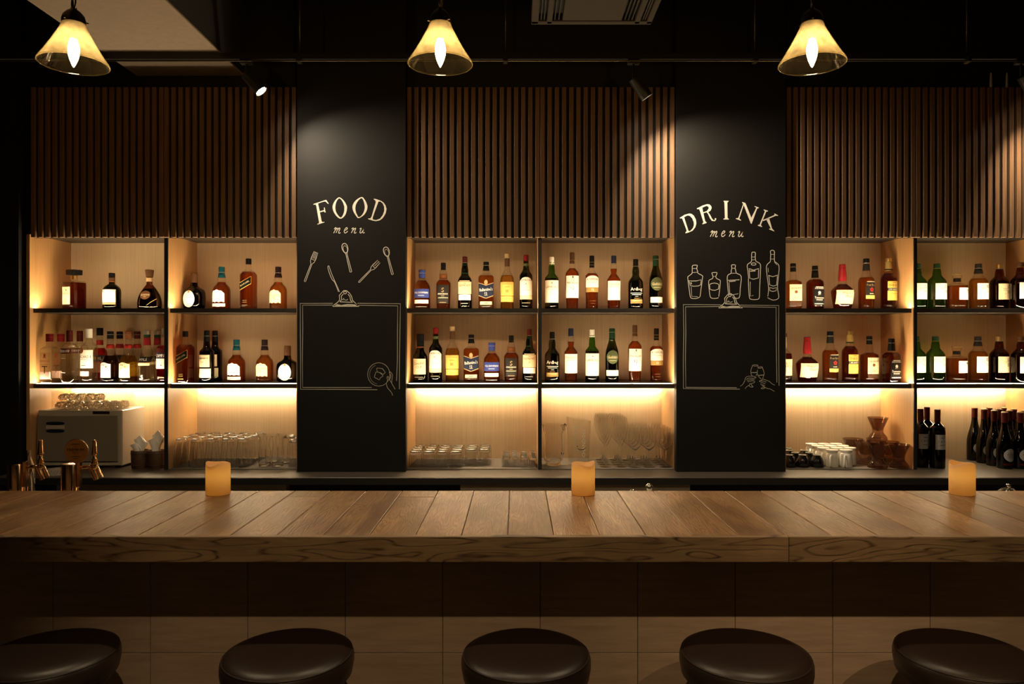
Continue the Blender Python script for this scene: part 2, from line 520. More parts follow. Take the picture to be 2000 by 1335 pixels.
# ceiling ventilation unit
t = place('ceiling_vent', 'square ceiling air unit with slotted outlets above the bar', 'air conditioner', (0.34, 3.1, 3.04))
zx = 3.04
box('centre_panel', 'vent_grey', t, 0.205, 0.475, 2.88, 3.37, zx, zx + 0.03, c=0.003)
box('housing', 'black_metal', t, 0.07, 0.61, 2.86, 3.40, zx + 0.03, zx + 0.25)
for (a, b_) in ((0.065, 0.098), (0.135, 0.160), (0.535, 0.560), (0.590, 0.615)):
    box('frame_bar', 'vent_grey', t, a, b_, 2.86, 3.40, zx - 0.002, zx + 0.03, c=0.003)
box('frame_end', 'vent_grey', t, 0.065, 0.615, 3.375, 3.41, zx - 0.002, zx + 0.03, c=0.003)
for a in (0.106, 0.120, 0.168, 0.186, 0.486, 0.502, 0.518, 0.568, 0.578):
    box('louver', 'black_metal', t, a, a + 0.006, 2.88, 3.37, zx + 0.004, zx + 0.03)

# lighting track with conduit and drop rods
YR = 3.75
ZT = PZ(117, YR)
t = place('lighting_track', 'black lighting track hung on thin rods in front of the back wall', 'lighting track', (0, YR, ZT))
box('track_bar', 'black_metal', t, -4.1, 4.1, YR - 0.016, YR + 0.016, ZT, ZT + 0.03)
b = MB().tube([(-4.1, YR - 0.02, PZ(121.5, YR)), (4.1, YR - 0.02, PZ(121.5, YR))], 0.0042, 8)
b.put('conduit', 'rail_metal', t, True)
for px in (585, 987, 1474, 1888):
    x = PX(px, YR)
    b = MB().tube([(x, YR, ZT + 0.03), (x + 0.003, YR, Z_CEIL)], 0.0035, 6)
    b.put('drop_rod', 'rail_metal', t, True)
    box('clamp', 'rail_metal', t, x - 0.011, x + 0.011, YR - 0.028, YR + 0.014, PZ(123.5, YR), PZ(113, YR), c=0.002)

def spotlight(lens, direction, label, watts=SPOT_W):
    L0 = Vector(lens); D = Vector(direction).normalized(); aim = tuple(L0 + D)
    top = L0 - D * 0.115
    t = place('track_spotlight', label, 'spotlight', (top.x, YR, ZT))
    r = 0.031
    b = MB().tube([top - D * 0.0, top + D * 0.004, L0 - D * 0.003, L0 + D * 0.002], [r * 0.9, r, r, r * 0.98], 20)
    b.F = b.F[:-1]
    b.put('housing', 'black_metal', t, True, 40)
    b = MB().tube([L0 - D * 0.006, L0 - D * 0.004], [r * 0.86, r * 0.86], 20)
    b.put('lens', 'spot_glow', t)
    mid = top + D * 0.03
    b = MB().tube([(top.x, YR, ZT), (top.x, YR, mid.z + 0.02), tuple(mid)], 0.006, 8)
    b.put('stem', 'black_metal', t, True)
    box('adapter', 'black_metal', t, top.x - 0.03, top.x + 0.03, YR - 0.015, YR + 0.015, ZT - 0.022, ZT, c=0.002)
    spot_light('spot_beam', tuple(L0 + D * 0.004), aim, watts, 118, 0.75, 0.02, (1.0, 0.82, 0.60))

spotlight((PX(510, YR), YR, PZ(178, YR)), (0.42, 0.02, -0.50), 'lit black track spotlight aimed at the FOOD board')
spotlight((PX(1263, YR), YR, PZ(190, YR)), (0.40, 0.10, -0.55), 'black cylindrical track spotlight aimed at the DRINK board', watts=80)
spotlight((PX(2020, YR), YR, PZ(185, YR)), (0.40, 0.10, -0.55), 'black track spotlight at the right end of the lighting track')

# two pale rods standing above the right slatted panel
for i, px in enumerate((1937, 1968)):
    x = PX(px, 4.06)
    b = MB().lathe([(0, 0.0075), (0.02, 0.0075), (0.085, 0.0045), (0.093, 0.003)], 8)
    b.put('antenna', 'grey', None, True, 40, loc=(x, 4.066, Z_SLAT1 + 0.0005),
          label='slim pale antenna rod above the right slats, ' + ('nearer the pendant lamp' if i == 0 else 'nearer the frame edge'), cat='antenna')

# ------------------------------------------------------------------ slatted upper doors
SLAT_W, SLAT_D = 0.0232, 0.018
UNITS = [(58, 320, 327, 579), (793, 1051, 1058, 1319), (1535, 1786, 1792, 2053)]
PANELS = [(60, 318.6, 'leftmost slatted wood panel above the bottle shelves beside the black pillar'),
          (320.2, 578, 'slatted wood panel touching the left edge of the FOOD board'),
          (795, 1054.2, 'slatted wood panel touching the right edge of the FOOD board'),
          (1055.6, 1317.5, 'slatted wood panel touching the left edge of the DRINK board'),
          (1537, 1788.2, 'slatted wood panel touching the right edge of the DRINK board'),
          (1789.8, 2051, 'rightmost slatted wood panel above the bottle shelves at the frame edge')]
slat_me = MB().cbox(0, SLAT_W, 0, SLAT_D, 0, Z_SLAT1 - Z_SLAT0, 0.0012).mesh('slat', 'slat_walnut')
for (p0, p1, lab) in PANELS:
    x0, x1 = PX(p0, YS), PX(p1, YS)
    t = place('slat_panel', lab, 'slatted panel', (x0, YS, Z_SLAT0))
    box('backing', 'board_black', t, x0 + 0.0003, x1 - 0.0003, YS + SLAT_D, YS + 0.0375, Z_SLAT0, Z_SLAT1)
    struct('wall_carcass', 'black_wall', x0 + 0.001, x1 - 0.001, YF + 0.001, YB, Z_TOP + 0.02, Z_SLAT1)
    n = 19
    for i in range(n):
        link('slat', slat_me, t, loc=(x0 + (x1 - x0 - SLAT_W) * i / (n - 1), YS, Z_SLAT0))

# ------------------------------------------------------------------ shelving
CAB_LABELS = ['lit shelving cabinet with black shelves left of the FOOD board',
              'lit shelving cabinet with black shelves between the FOOD and DRINK boards',
              'lit shelving cabinet with black shelves right of the DRINK board']
BAYS = []
for (p0, d0, d1, p1), lab in zip(UNITS, CAB_LABELS):
    x0, xd0, xd1, x1 = [PX(p, YF) for p in (p0, d0, d1, p1)]
    t = place('shelving_cabinet', lab, 'cabinet', ((x0 + x1) / 2, YF, Z_C))
    zt, z0 = Z_TOP, Z_C + 0.001
    for sx, (a, b_) in enumerate(((x0 - 0.018, x0), (x1, x1 + 0.018))):
        box('side_panel', 'side_wood', t, a, b_, YF, YB + 0.016, z0, zt)
    box('divider', 'side_wood', t, xd0, xd1, YF + 0.012, YB, z0, zt)
    box('divider_edge', 'lip_black', t, xd0, xd1, YF + 0.004, YF + 0.012, z0, zt)
    box('top_panel', 'shelf_black', t, x0, x1, YF, YB + 0.016, zt, zt + 0.018)
    for (a, b_) in ((x0, xd0), (xd1, x1)):
        BAYS.append((a, b_))
        box('back_panel', 'panel_wood', t, a, b_, YB, YB + 0.016, z0, zt)
        for zi, (zu, zl) in enumerate(((Z_S1, Z_S1B), (Z_S2, Z_S2B))):
            sh = box('shelf', 'shelf_black', t, a + 0.0004, b_ - 0.0004, 4.09, YB - 0.0004, zl, zu, c=0.0008)
            box('strip_mask', 'lip_black', sh, a + 0.001, b_ - 0.001, 4.0915, 4.1015, zu, zu + 0.0005)  # added sliver that hides part of the glowing strip from the camera
            link('light_strip', mesh('light_strip', [(a + 0.006, 4.104, zu + 0.0002), (b_ - 0.006, 4.104, zu + 0.0002), (b_ - 0.006, 4.1115, zu + 0.0002), (a + 0.006, 4.1115, zu + 0.0002)], [(0, 1, 2, 3)], 'led'), sh)
            if zi == 1:
                box('under_light', 'led_back', sh, a + 0.006, b_ - 0.006, 4.398, 4.410, zl - 0.006, zl - 0.0002)

# ------------------------------------------------------------------ back counter
t = place('back_counter', 'long black back counter with a dark worktop under the shelving cabinets', 'counter', (0.3, 4.2, 0))
box('worktop', 'counter_dark', t, XL + 0.004, XR, 3.835, 4.515, Z_C - 0.034, Z_C, c=0.0012)
box('front_edge', 'lip_black', t, XL + 0.004, XR, 3.829, 3.835, Z_C - 0.036, Z_C - 0.002)
box('base_cabinet', 'lip_black', t, XL + 0.01, XR, 3.93, 4.50, 0.0, Z_C - 0.036)
for (p0, p1, lab) in ((110, 558, 'stainless steel undercounter fridge behind the left end of the bar'),
                      (899, 1348, 'stainless steel undercounter fridge behind the middle of the bar')):
    x0, x1 = PX(p0, 3.86), PX(p1, 3.86)
    f = place('undercounter_fridge', lab, 'fridge', ((x0 + x1) / 2, 3.89, 0))
    box('top_rail', 'steel', f, x0, x1, 3.862, 3.928, PZ(955, 3.86) - 0.03, PZ(944, 3.86), c=0.002)
    w = (x1 - x0) / 2
    for k in range(2):
        d = box('door', 'steel', f, x0 + w * k + 0.003, x0 + w * (k + 1) - 0.003, 3.866, 3.928, 0.08, PZ(955, 3.86) - 0.034, c=0.002)
        box('handle', 'black_metal', d, x0 + w * k + 0.03, x0 + w * (k + 1) - 0.03, 3.856, 3.866, 0.72, 0.74, c=0.002)
    box('plinth', 'lip_black', f, x0, x1, 3.88, 3.928, 0.0, 0.078)

# ------------------------------------------------------------------ menu boards
def ribbons(strokes, w, Y, k=1.0, closed=False):
    """pixel polylines on the plane Y -> flat strokes of chalk"""
    b = MB()
    s = Y / F
    for st in strokes:
        ww = w
        if isinstance(st, tuple) and isinstance(st[0], (int, float)) and isinstance(st[1], list):
            ww, st = st
        P = [Vector((PX(p[0], Y), PZ(p[1], Y))) for p in st]
        if len(P) < 2: continue
        V, Fc = [], []
        h = ww * s / 2
        loop = (P[0] - P[-1]).length < 1e-6 and len(P) > 3
        if loop: P = P[:-1]
        n = len(P)
        for i in range(n):
            a = P[(i - 1) % n] if (loop or i > 0) else P[i]
            c_ = P[(i + 1) % n] if (loop or i < n - 1) else P[i]
            d = (c_ - a).normalized()
            nr = Vector((-d.y, d.x)) * h
            for q in (P[i] + nr, P[i] - nr):
                V.append((q.x, Y, q.y))
        for i in range(n if loop else n - 1):
            j = (i + 1) % n
            Fc.append((2 * i, 2 * i + 1, 2 * j + 1, 2 * j))
        b.add(V, Fc)
    return b

def filled(loops, Y):
    c = bpy.data.curves.new('outline', 'CURVE'); c.dimensions = '2D'; c.fill_mode = 'BOTH'
    for lp in loops:
        s = c.splines.new('POLY'); s.points.add(len(lp) - 1); s.use_cyclic_u = True
        for p, q in zip(s.points, lp): p.co = (PX(q[0], Y), PZ(q[1], Y), 0, 1)
    o = bpy.data.objects.new('outline', c)
    m_ = o.to_mesh()
    n0 = len(m_.vertices)
    V = [(v.co.x, Y, v.co.y) for v in m_.vertices]
    Fc = [tuple(p.vertices) for p in m_.polygons if p.normal.z > 0]
    if not Fc: Fc = [tuple(p.vertices) for p in m_.polygons]
    b = MB().add(V, Fc)
    o.to_mesh_clear(); bpy.data.objects.remove(o); bpy.data.curves.remove(c)
    return b

def smooth_loop(P, k=4, closed=True):
    out = []
    n = len(P)
    rng = range(n) if closed else range(n - 1)
    for i in rng:
        if closed: p0, p1, p2, p3 = P[(i - 1) % n], P[i], P[(i + 1) % n], P[(i + 2) % n]
        else: p0, p1, p2, p3 = P[max(i - 1, 0)], P[i], P[i + 1], P[min(i + 2, n - 1)]
        for j in range(k):
            t = j / k
            out.append(tuple(0.5 * ((2 * p1[a]) + (-p0[a] + p2[a]) * t + (2 * p0[a] - 5 * p1[a] + 4 * p2[a] - p3[a]) * t * t
                             + (-p0[a] + 3 * p1[a] - 3 * p2[a] + p3[a]) * t ** 3) for a in (0, 1)))
    if not closed: out.append(P[-1])
    return out

def crop(P, ox, oy, s): return [(ox + x / s, oy + y / s) for x, y in P]
def ell(cx, cy_, rx, ry, a=0.0, n=18, t0=0, t1=360):
    out = []
    for i in range(n + 1):
        t = radians(t0 + (t1 - t0) * i / n)
        x, y = rx * cos(t), ry * sin(t)
        out.append((cx + x * cos(a) - y * sin(a), cy_ + x * sin(a) + y * cos(a)))
    return out

YK = YC - 0.0008      # the chalk sits on the boards
FOOD = {
 'F': [[(135,312),(412,222),(466,303),(456,313),(398,262),(375,258),(235,300),(272,470),(355,448),(368,430),(362,392),(380,390),(400,490),(385,500),(360,472),(275,495),(315,690),(335,705),(370,700),(376,712),(222,760),(218,748),(250,735),(258,715),(195,345),(180,325),(140,328)]],
 'O': [smooth_loop([(700,168),(790,235),(850,330),(865,400),(840,520),(790,595),(725,632),(655,595),(585,505),(550,395),(570,300),(625,215)]),
       smooth_loop([(702,190),(760,250),(800,350),(805,420),(795,500),(765,570),(728,605),(680,570),(625,480),(610,390),(625,290),(660,220)])],
 'O2': [smooth_loop([(1185,162),(1245,215),(1290,300),(1308,380),(1280,480),(1220,560),(1115,620),(1060,570),(1005,480),(982,390),(1000,310),(1070,220)]),
        smooth_loop([(1180,187),(1215,230),(1240,310),(1248,400),(1225,490),(1180,560),(1118,598),(1085,550),(1055,480),(1045,400),(1065,310),(1120,225)])],
 'D': [[(1443,200),(1480,202),(1560,228),(1620,255),(1665,290),(1700,345),(1722,420),(1705,510),(1670,575),(1625,632),(1570,668),(1490,685),(1420,672),(1325,640),(1322,625),(1370,625),(1395,590),(1490,270),(1480,240),(1445,212)],
       [(1545,262),(1590,258),(1640,300),(1668,370),(1672,460),(1640,550),(1580,630),(1500,662),(1430,652),(1418,630),(1430,580),(1535,290)]]}
DRINK = {
 'D': [[(70,500),(160,445),(240,425),(280,432),(320,462),(355,530),(365,600),(345,670),(300,728),(230,760),(172,777),(168,765),(190,740),(190,720),(115,520),(100,508),(75,513)],
       [(147,490),(205,458),(250,468),(290,510),(318,580),(320,630),(305,680),(265,725),(235,740),(222,725)]],
 'R': [[(372,335),(480,280),(555,258),(600,264),(632,300),(635,335),(615,375),(575,400),(610,450),(640,510),(670,545),(695,535),(690,510),(715,505),(718,530),(690,562),(640,555),(605,510),(570,430),(545,402),(490,420),(520,560),(545,580),(548,592),(472,618),(468,607),(490,580),(425,370),(410,345),(378,347)],
       [(470,320),(545,290),(575,302),(585,335),(550,380),(485,405)]],
 'I': [[(848,200),(938,200),(932,215),(915,228),(918,500),(930,515),(945,520),(942,530),(845,530),(845,518),(870,508),(870,490),(862,230),(850,212)]],
 'N': [[(1175,220),(1235,238),(1340,500),(1425,330),(1420,312),(1398,305),(1402,292),(1475,320),(1470,330),(1445,335),(1345,608),(1330,600),(1205,275),(1128,510),(1135,525),(1158,540),(1155,552),(1065,520),(1068,508),(1100,508),(1112,495),(1195,255),(1178,232)]],
 'K': [[(1562,352),(1637,378),(1630,390),(1605,390),(1510,625),(1515,640),(1532,652),(1528,665),(1455,640),(1458,628),(1485,625),(1580,390),(1575,375),(1558,362)]],
 'K2': [[(1545,540),(1755,450),(1745,428),(1755,425),(1818,460),(1810,468),(1780,462),(1550,560)]],
 'K3': [[(1603,525),(1655,505),(1710,695),(1730,715),(1750,735),(1745,742),(1655,705),(1658,695),(1685,690)]]}
MENU = [[(585,858),(610,828),(625,835),(575,945)], [(598,900),(648,838),(663,850),(625,940)], [(645,900),(693,835),(710,850),(680,930),(698,948),(722,930)],
        [(805,890),(848,872),(872,842),(855,825),(825,850),(803,900),(815,938),(845,935),(880,900)],
        [(965,858),(988,832),(1003,842),(958,942)], [(983,895),(1038,838),(1052,850),(1020,930),(1040,945),(1065,925)],
        [(1140,858),(1163,835),(1172,850),(1145,915),(1155,943),(1185,925),(1235,845)], [(1235,845),(1207,915),(1220,943),(1248,930)]]
def c1(P): return crop(P, 580, 460, 8.9)
def fork(base, tip, wid, tines=4):
    """outline of a fork from handle end to tine ends"""
    B, T = Vector(base), Vector(tip)
    d = T - B; L = d.length; d.normalize(); n = Vector((-d.y, d.x))
    def q(u, v): p = B + d * (u * L) + n * v; return (p.x, p.y)
    h = wid
    S = [[q(0.6, 0.11 * h), q(0.02, 0.16 * h), q(0, 0), q(0.02, -0.16 * h), q(0.6, -0.11 * h)],
         [q(0.6, 0.11 * h), q(0.68, 0.42 * h), q(0.78, 0.5 * h), q(1.0, 0.42 * h)], [q(0.6, -0.11 * h), q(0.68, -0.42 * h), q(0.78, -0.5 * h), q(1.0, -0.42 * h)],
         [q(0.755, 0.48 * h), q(0.74, 0.1 * h), q(0.755, -0.48 * h)]]
    for i in range(tines):
        v = (-0.42 + 0.84 * i / (tines - 1)) * h
        S.append([q(0.78, v), q(1.0, v * 0.95)])
        if i < tines - 1: S.append([q(1.0, v * 0.95), q(0.985, (v + 0.14 * h) * 0.95), q(1.0, (v + 0.28 * h) * 0.95)][:2])
    return S
def spoon(base, tip, wid):
    B, T = Vector(base), Vector(tip)
    d = T - B; L = d.length; d.normalize(); n = Vector((-d.y, d.x))
    def q(u, v): p = B + d * (u * L) + n * v; return (p.x, p.y)
    out = []
    for i in range(21):
        t = 2 * pi * i / 20
        out.append(q(0.83 - 0.17 * cos(t), wid * 0.5 * sin(t) * (1 + 0.15 * cos(t + pi))))
    return [(1.4, out), (0.7, [q(0.80 - 0.12 * cos(2 * pi * i / 14), wid * 0.36 * sin(2 * pi * i / 14)) for i in range(15)]),
            [q(0.67, 0.14 * wid), q(0.6, 0.1 * wid), q(0.01, 0.16 * wid), q(0, 0), q(0.01, -0.16 * wid), q(0.6, -0.1 * wid), q(0.67, -0.14 * wid)]]

def board(px0, px1, word, label, letters, lc, menu_shift, drawings, clip, frame):
    x0, x1 = PX(px0, YC), PX(px1, YC)
    t = place('menu_board', label, 'menu board', ((x0 + x1) / 2, YC, Z_C))
    box('panel', 'board_black', t, x0, x1, YC, YC + 0.055, Z_C + 0.001, Z_CEIL - 0.002, c=0.0015)
    box('column_core', 'black_wall', t, x0 + 0.03, x1 - 0.04, YC + 0.0555, 4.515, Z_C + 0.001, Z_SLAT1)
    for k_, loops in letters.items():
        filled([crop(lp, *lc) for lp in loops], YK).put('letter', 'chalk', t)
    dx, dy, s_ = menu_shift
    st = [[(651.5 + (x - 651.5) * s_ + dx, 450 + (y - 450) * s_ + dy) for x, y in crop(smooth_loop(P, 3, False), 600, 370, 11.11)] for P in MENU]
    ribbons(st, 1.35, YK).put('handwriting', 'chalk', t)
    for nm, S, w, mat in drawings:
        ribbons(S, w, YK).put(nm, mat, t)
    ribbons(frame, 1.25, YK).put('chalk_frame', 'chalk_soft', t)
    ribbons(clip, 1.3, YK - 0.0004).put('chalk_clip', 'chalk', t)
    return t

c2 = lambda P: crop(P, 700, 690, 14.83)
def clip_art(cx, cy_, s_):
    q = lambda P: [(cx + x * s_, cy_ + y * s_) for x, y in P]
    return [q([(-25,0),(-22,-3),(-15,-8),(-11,-13),(-12,-21),(-7,-27),(-3,-31),(2,-31),(8,-26),(12,-20),(14,-12),(19,-7),(27,0),(-25,0)]),
            q([(-11,-9),(-7,-13),(-8,-20),(-4,-24)]), q([(5,-24),(9,-19),(10,-12),(14,-8)]),
            q([(-18,-4),(-8,-2),(5,-4),(20,-3)]), (2.4, q([(-20,-1.2),(22,-1.2)])), (1.1, q([(-5,-12),(-3,-16),(-2,-13),(2,-12),(5,-14)])),
            q(ell(-0.5, -27, 2.6, 2.6)), q([(-11,-9),(15,-8)])]
food_draw = [
    ('chalk_fork', fork(c1([(135,800)])[0], c1([(330,285)])[0], 9.5), 0.9, 'chalk'),
    ('chalk_fork', fork(c1([(1072,812)])[0], c1([(1425,448)])[0], 8.5, 3), 1.0, 'chalk'),
    ('chalk_spoon', spoon(c1([(938,632)])[0], c1([(815,135)])[0], 11), 1.2, 'chalk'),
    ('chalk_spoon', spoon(c1([(1662,675)])[0], c1([(1535,198)])[0], 11), 1.2, 'chalk'),
    ('chalk_knife', [c1(smooth_loop([(740,975),(690,860),(655,785),(610,680),(570,570),(558,530),(545,525),(537,550),(560,640),(610,760),(650,800),(685,880),(722,975)], 3, False))], 1.0, 'chalk'),
    ('chalk_plate', [c2(ell(590, 605, 322, 338, 0, 30)), (0.5, c2(ell(590, 605, 265, 280, 0, 24, 100, 250))),
                     (1.0, c2([(535,420),(600,425),(640,430),(690,435),(740,490),(775,550),(720,605),(650,560),(585,545),(510,530),(485,600),(460,690),(530,720),(600,765),(640,700),(715,650),(650,575),(585,545)])),
                     (0.8, c2([(535,420),(530,480),(560,530)]))], 0.9, 'chalk_soft'),
    ('chalk_hand', [c2(smooth_loop([(1065,1035),(1000,920),(965,850),(975,720),(985,620),(940,545),(905,530),(895,550),(935,620),(935,690),(905,750)], 3, False)),
                    c2(smooth_loop([(965,860),(905,760),(870,680),(845,665),(828,700),(845,780),(810,860),(825,940),(850,1000),(920,1080),(965,1140),(990,1215)], 3, False))], 1.0, 'chalk_soft')]
fr_food = [[(726,756.4),(591,756.2),(590.5,700),(591.4,640),(591,595.6),(650,595.4)], [(700,595.8),(776.8,597),(776.3,650),(776.2,700),(774.5,743.5)],
           [(737,760.6),(650,760),(587.3,759.8),(587,700),(586.6,650),(586.4,592.3),(650,592)], [(698,592),(782,592.8),(781.3,640),(780.3,700),(780,759.5)]]
board(580, 792.5, 'FOOD', 'black menu board column lettered FOOD menu with chalk cutlery', FOOD, (600, 370, 11.11), (0, 0, 1.0), food_draw, clip_art(674.5, 598, 1.0), fr_food)

c3 = lambda P: crop(P, 1330, 480, 9.756)
c4 = lambda P: crop(P, 1430, 690, 14.83)
def sm(P, c): return c(smooth_loop(P, 3, False))
drink_draw = [
    ('chalk_bottle', [sm([(365,965),(385,800),(412,600),(405,565),(325,520),(320,490),(300,430),(310,385),(300,368),(225,372),(215,430),(215,490),(205,530),(140,580),(130,620),(160,850),(180,970),(215,1000),(300,1000),(360,970)], c3),
                      (0.8, c3([(215,430),(300,430)])), (0.8, c3([(205,510),(320,500)])), c3([(150,655),(200,668),(300,665),(385,645),(375,740),(330,762),(240,768),(180,755),(150,655)]), (1.5, c3([(190,690),(200,730)])), (0.8, c3([(195,780),(205,960),(320,970)]))], 1.2, 'chalk'),
    ('chalk_bottle', [sm([(720,965),(735,850),(750,690),(740,650),(680,620),(665,580),(688,520),(670,505),(600,510),(590,525),(610,580),(600,620),(535,655),(528,720),(540,850),(560,970),(610,1000),(690,995),(715,980)], c3),
                      (0.8, c3([(600,580),(668,580)])), c3([(545,740),(580,715),(640,705),(700,720),(725,740),(715,820),(650,845),(590,840),(550,820),(545,740)])], 1.2, 'chalk'),
    ('chalk_bottle', [sm([(1005,990),(1110,985),(1130,800),(1148,580),(1060,520),(1040,450),(1030,420),(1038,365),(965,365),(970,425),(955,480),(955,520),(885,575),(890,750),(905,900)], c3),
                      (0.8, c3([(970,425),(1032,425)])), (0.8, c3([(960,520),(1050,520)])), (1.2, c3([(895,655),(1115,645)])), (1.5, c3([(915,680),(1040,665)])), (1.0, c3([(915,700),(930,900)])), (0.9, c3([(950,935),(1095,910)]))], 1.3, 'chalk'),
    ('chalk_bottle', [sm([(1290,620),(1275,480),(1265,360),(1340,300),(1345,210),(1350,130),(1385,118),(1418,130),(1415,210),(1430,290),(1510,345),(1515,480),(1500,800),(1490,990),(1430,1020),(1350,1018),(1305,985),(1290,800),(1285,620)], c3),
                      c3(ell(1385, 345, 45, 22)), (0.8, c3([(1348,210),(1415,210)])), (0.8, c3([(1345,265),(1425,262)])), c3([(1290,430),(1380,460),(1485,432)]), c3([(1300,450),(1310,615),(1380,635),(1475,610),(1480,450)]), (1.6, c3([(1320,480),(1420,475)])), (0.9, c3([(1320,680),(1320,960),(1380,940)]))], 1.25, 'chalk'),
    ('chalk_bottle', [sm([(1655,960),(1670,800),(1640,560),(1630,380),(1700,300),(1705,250),(1710,160),(1705,100),(1740,82),(1778,100),(1780,160),(1780,250),(1790,300),(1868,380),(1855,600),(1840,800),(1865,970),(1820,1020),(1740,1028),(1650,985)], c3),
                      (0.8, c3([(1708,160),(1780,160)])), (0.8, c3([(1708,250),(1780,248)])), c3([(1665,560),(1750,585),(1845,555)]), c3([(1675,570),(1690,740),(1760,765),(1825,745),(1838,575)]), c3([(1690,790),(1760,810),(1820,790),(1815,850),(1750,868),(1695,850),(1690,790)]), (0.8, c3([(1660,420),(1665,500)])), (0.8, c3([(1830,360),(1780,310)]))], 1.25, 'chalk'),
    ('chalk_glasses', [c4(ell(670, 345, 80, 18, 0, 14)), sm([(590,350),(550,460),(540,550),(560,620),(590,650)], c4), sm([(752,370),(735,480)], c4), (1.3, c4([(545,555),(720,550)])), sm([(690,640),(715,590)], c4),
                       c4(ell(815, 405, 65, 20, -0.15, 14)), sm([(745,420),(725,560),(760,660),(850,740)], c4), sm([(875,405),(925,560),(910,650),(880,730)], c4), (1.3, c4([(745,635),(915,620)]))], 0.9, 'chalk_soft'),
    ('chalk_hand', [sm([(235,945),(300,900),(360,800),(385,710),(440,665),(560,655),(660,670),(690,690),(670,710),(640,695)], c4), sm([(410,755),(470,715),(560,710),(640,725)], c4), sm([(430,790),(500,760),(600,755),(650,760)], c4), sm([(455,825),(520,800),(610,790),(650,815),(640,840),(560,870),(500,870)], c4),
                    sm([(375,1020),(420,960),(500,910),(530,870),(580,940),(610,965),(540,970),(480,930)], c4)], 0.9, 'chalk_soft'),
    ('chalk_hand', [sm([(1235,915),(1160,880),(1080,810),(980,770),(905,745),(850,770),(790,795),(800,815),(850,790)], c4), sm([(835,805),(900,795),(990,830)], c4), sm([(825,850),(880,845),(960,880)], c4), sm([(820,880),(870,920),(950,980),(1030,1015),(1100,1025),(1180,1070),(1230,1100)], c4),
                    sm([(835,1015),(890,970),(945,1000),(890,1020),(835,1015)], c4), sm([(875,895),(950,940)], c4)], 0.9, 'chalk_soft')]
fr_drink = [[(1438.8,756.7),(1339.5,756),(1338.7,700),(1339.5,650),(1338.9,598.8),(1405,598.3)], [(1448,598.8),(1515.7,599.8),(1516,660),(1517.4,746.6)],
            [(1445,759.6),(1380,759),(1334.8,758.4),(1334.6,700),(1335.5,650),(1334.6,594.4),(1408,594.9)], [(1446,595.5),(1521,596.4),(1520.8,660),(1521.6,752.7)]]
board(1321, 1534.5, 'DRINK', 'black menu board column lettered DRINK menu with chalk bottles', DRINK, (1320, 370, 9.09), (735.5, 6.7, 1.07), drink_draw, clip_art(1426, 601, 0.9), fr_drink)

# ------------------------------------------------------------------ the bar
ZB = 1.0475
YB0, YB1 = 2.07, 2.69
PW = 0.1296
XO = -0.0267
t = place('bar_counter', 'long wooden bar counter with plank top and tiled front', 'bar counter', (0, 2.4, 0))
BX0, BX1 = XO - 17 * PW, XO + 18 * PW
i = 0
x = BX0
rb = random.Random(3)
while x < BX1 - 0.01:
    g = 0.0010
    cuts = [YB0 + 0.004, YB1]
    if i in (11, 14): cuts = [YB0 + 0.004, 2.585, YB1]
    for a, b_ in zip(cuts[:-1], cuts[1:]):
        dz = rb.uniform(-0.0004, 0.0004)
        box('plank', 'bar_oak', t, x + g, x + PW - g, a, b_ - 0.0007, ZB - 0.02, ZB + dz, c=0.0016)
    x += PW; i += 1
XJ = PX(1540, YB0)
box('fascia_board', 'fascia_oak', t, BX0, XJ - 0.0006, YB0 - 0.004, YB0 + 0.018, PZ(1097, YB0), ZB + 0.0002, c=0.0018)
box('fascia_board', 'fascia_oak', t, XJ + 0.0006, BX1, YB0 - 0.004, YB0 + 0.018, PZ(1097, YB0), ZB + 0.0002, c=0.0018)
box('top_core', 'slat_walnut', t, BX0, BX1, YB0 + 0.0185, YB1 - 0.002, PZ(1097, YB0) + 0.002, ZB - 0.0205)
YT = 2.29
box('wall_core', 'grout', t, BX0, BX1, YT + 0.0042, 2.60, 0.0, PZ(1097, YB0) + 0.0015)
tile_me = MB().cbox(0, 0.2984, 0, 0.010, 0, 0.2984, 0.0010).mesh('tile', 'tile_stone')
tx0 = PX(1055, YT); tz0 = PZ(1273, YT)
for r in range(3):
    z = tz0 + 0.3 * (1 - r) - 0.0
    if r == 0: z = tz0
    elif r == 1: z = tz0 - 0.3
    else: z = tz0 - 0.6
    for k in range(-7, 7):
        link('tile', tile_me, t, loc=(tx0 + 0.3 * k + 0.0008, YT - 0.006, z + 0.0008))
# the narrow remainder row under the top is the upper end of the first row; the core closes the gap above it

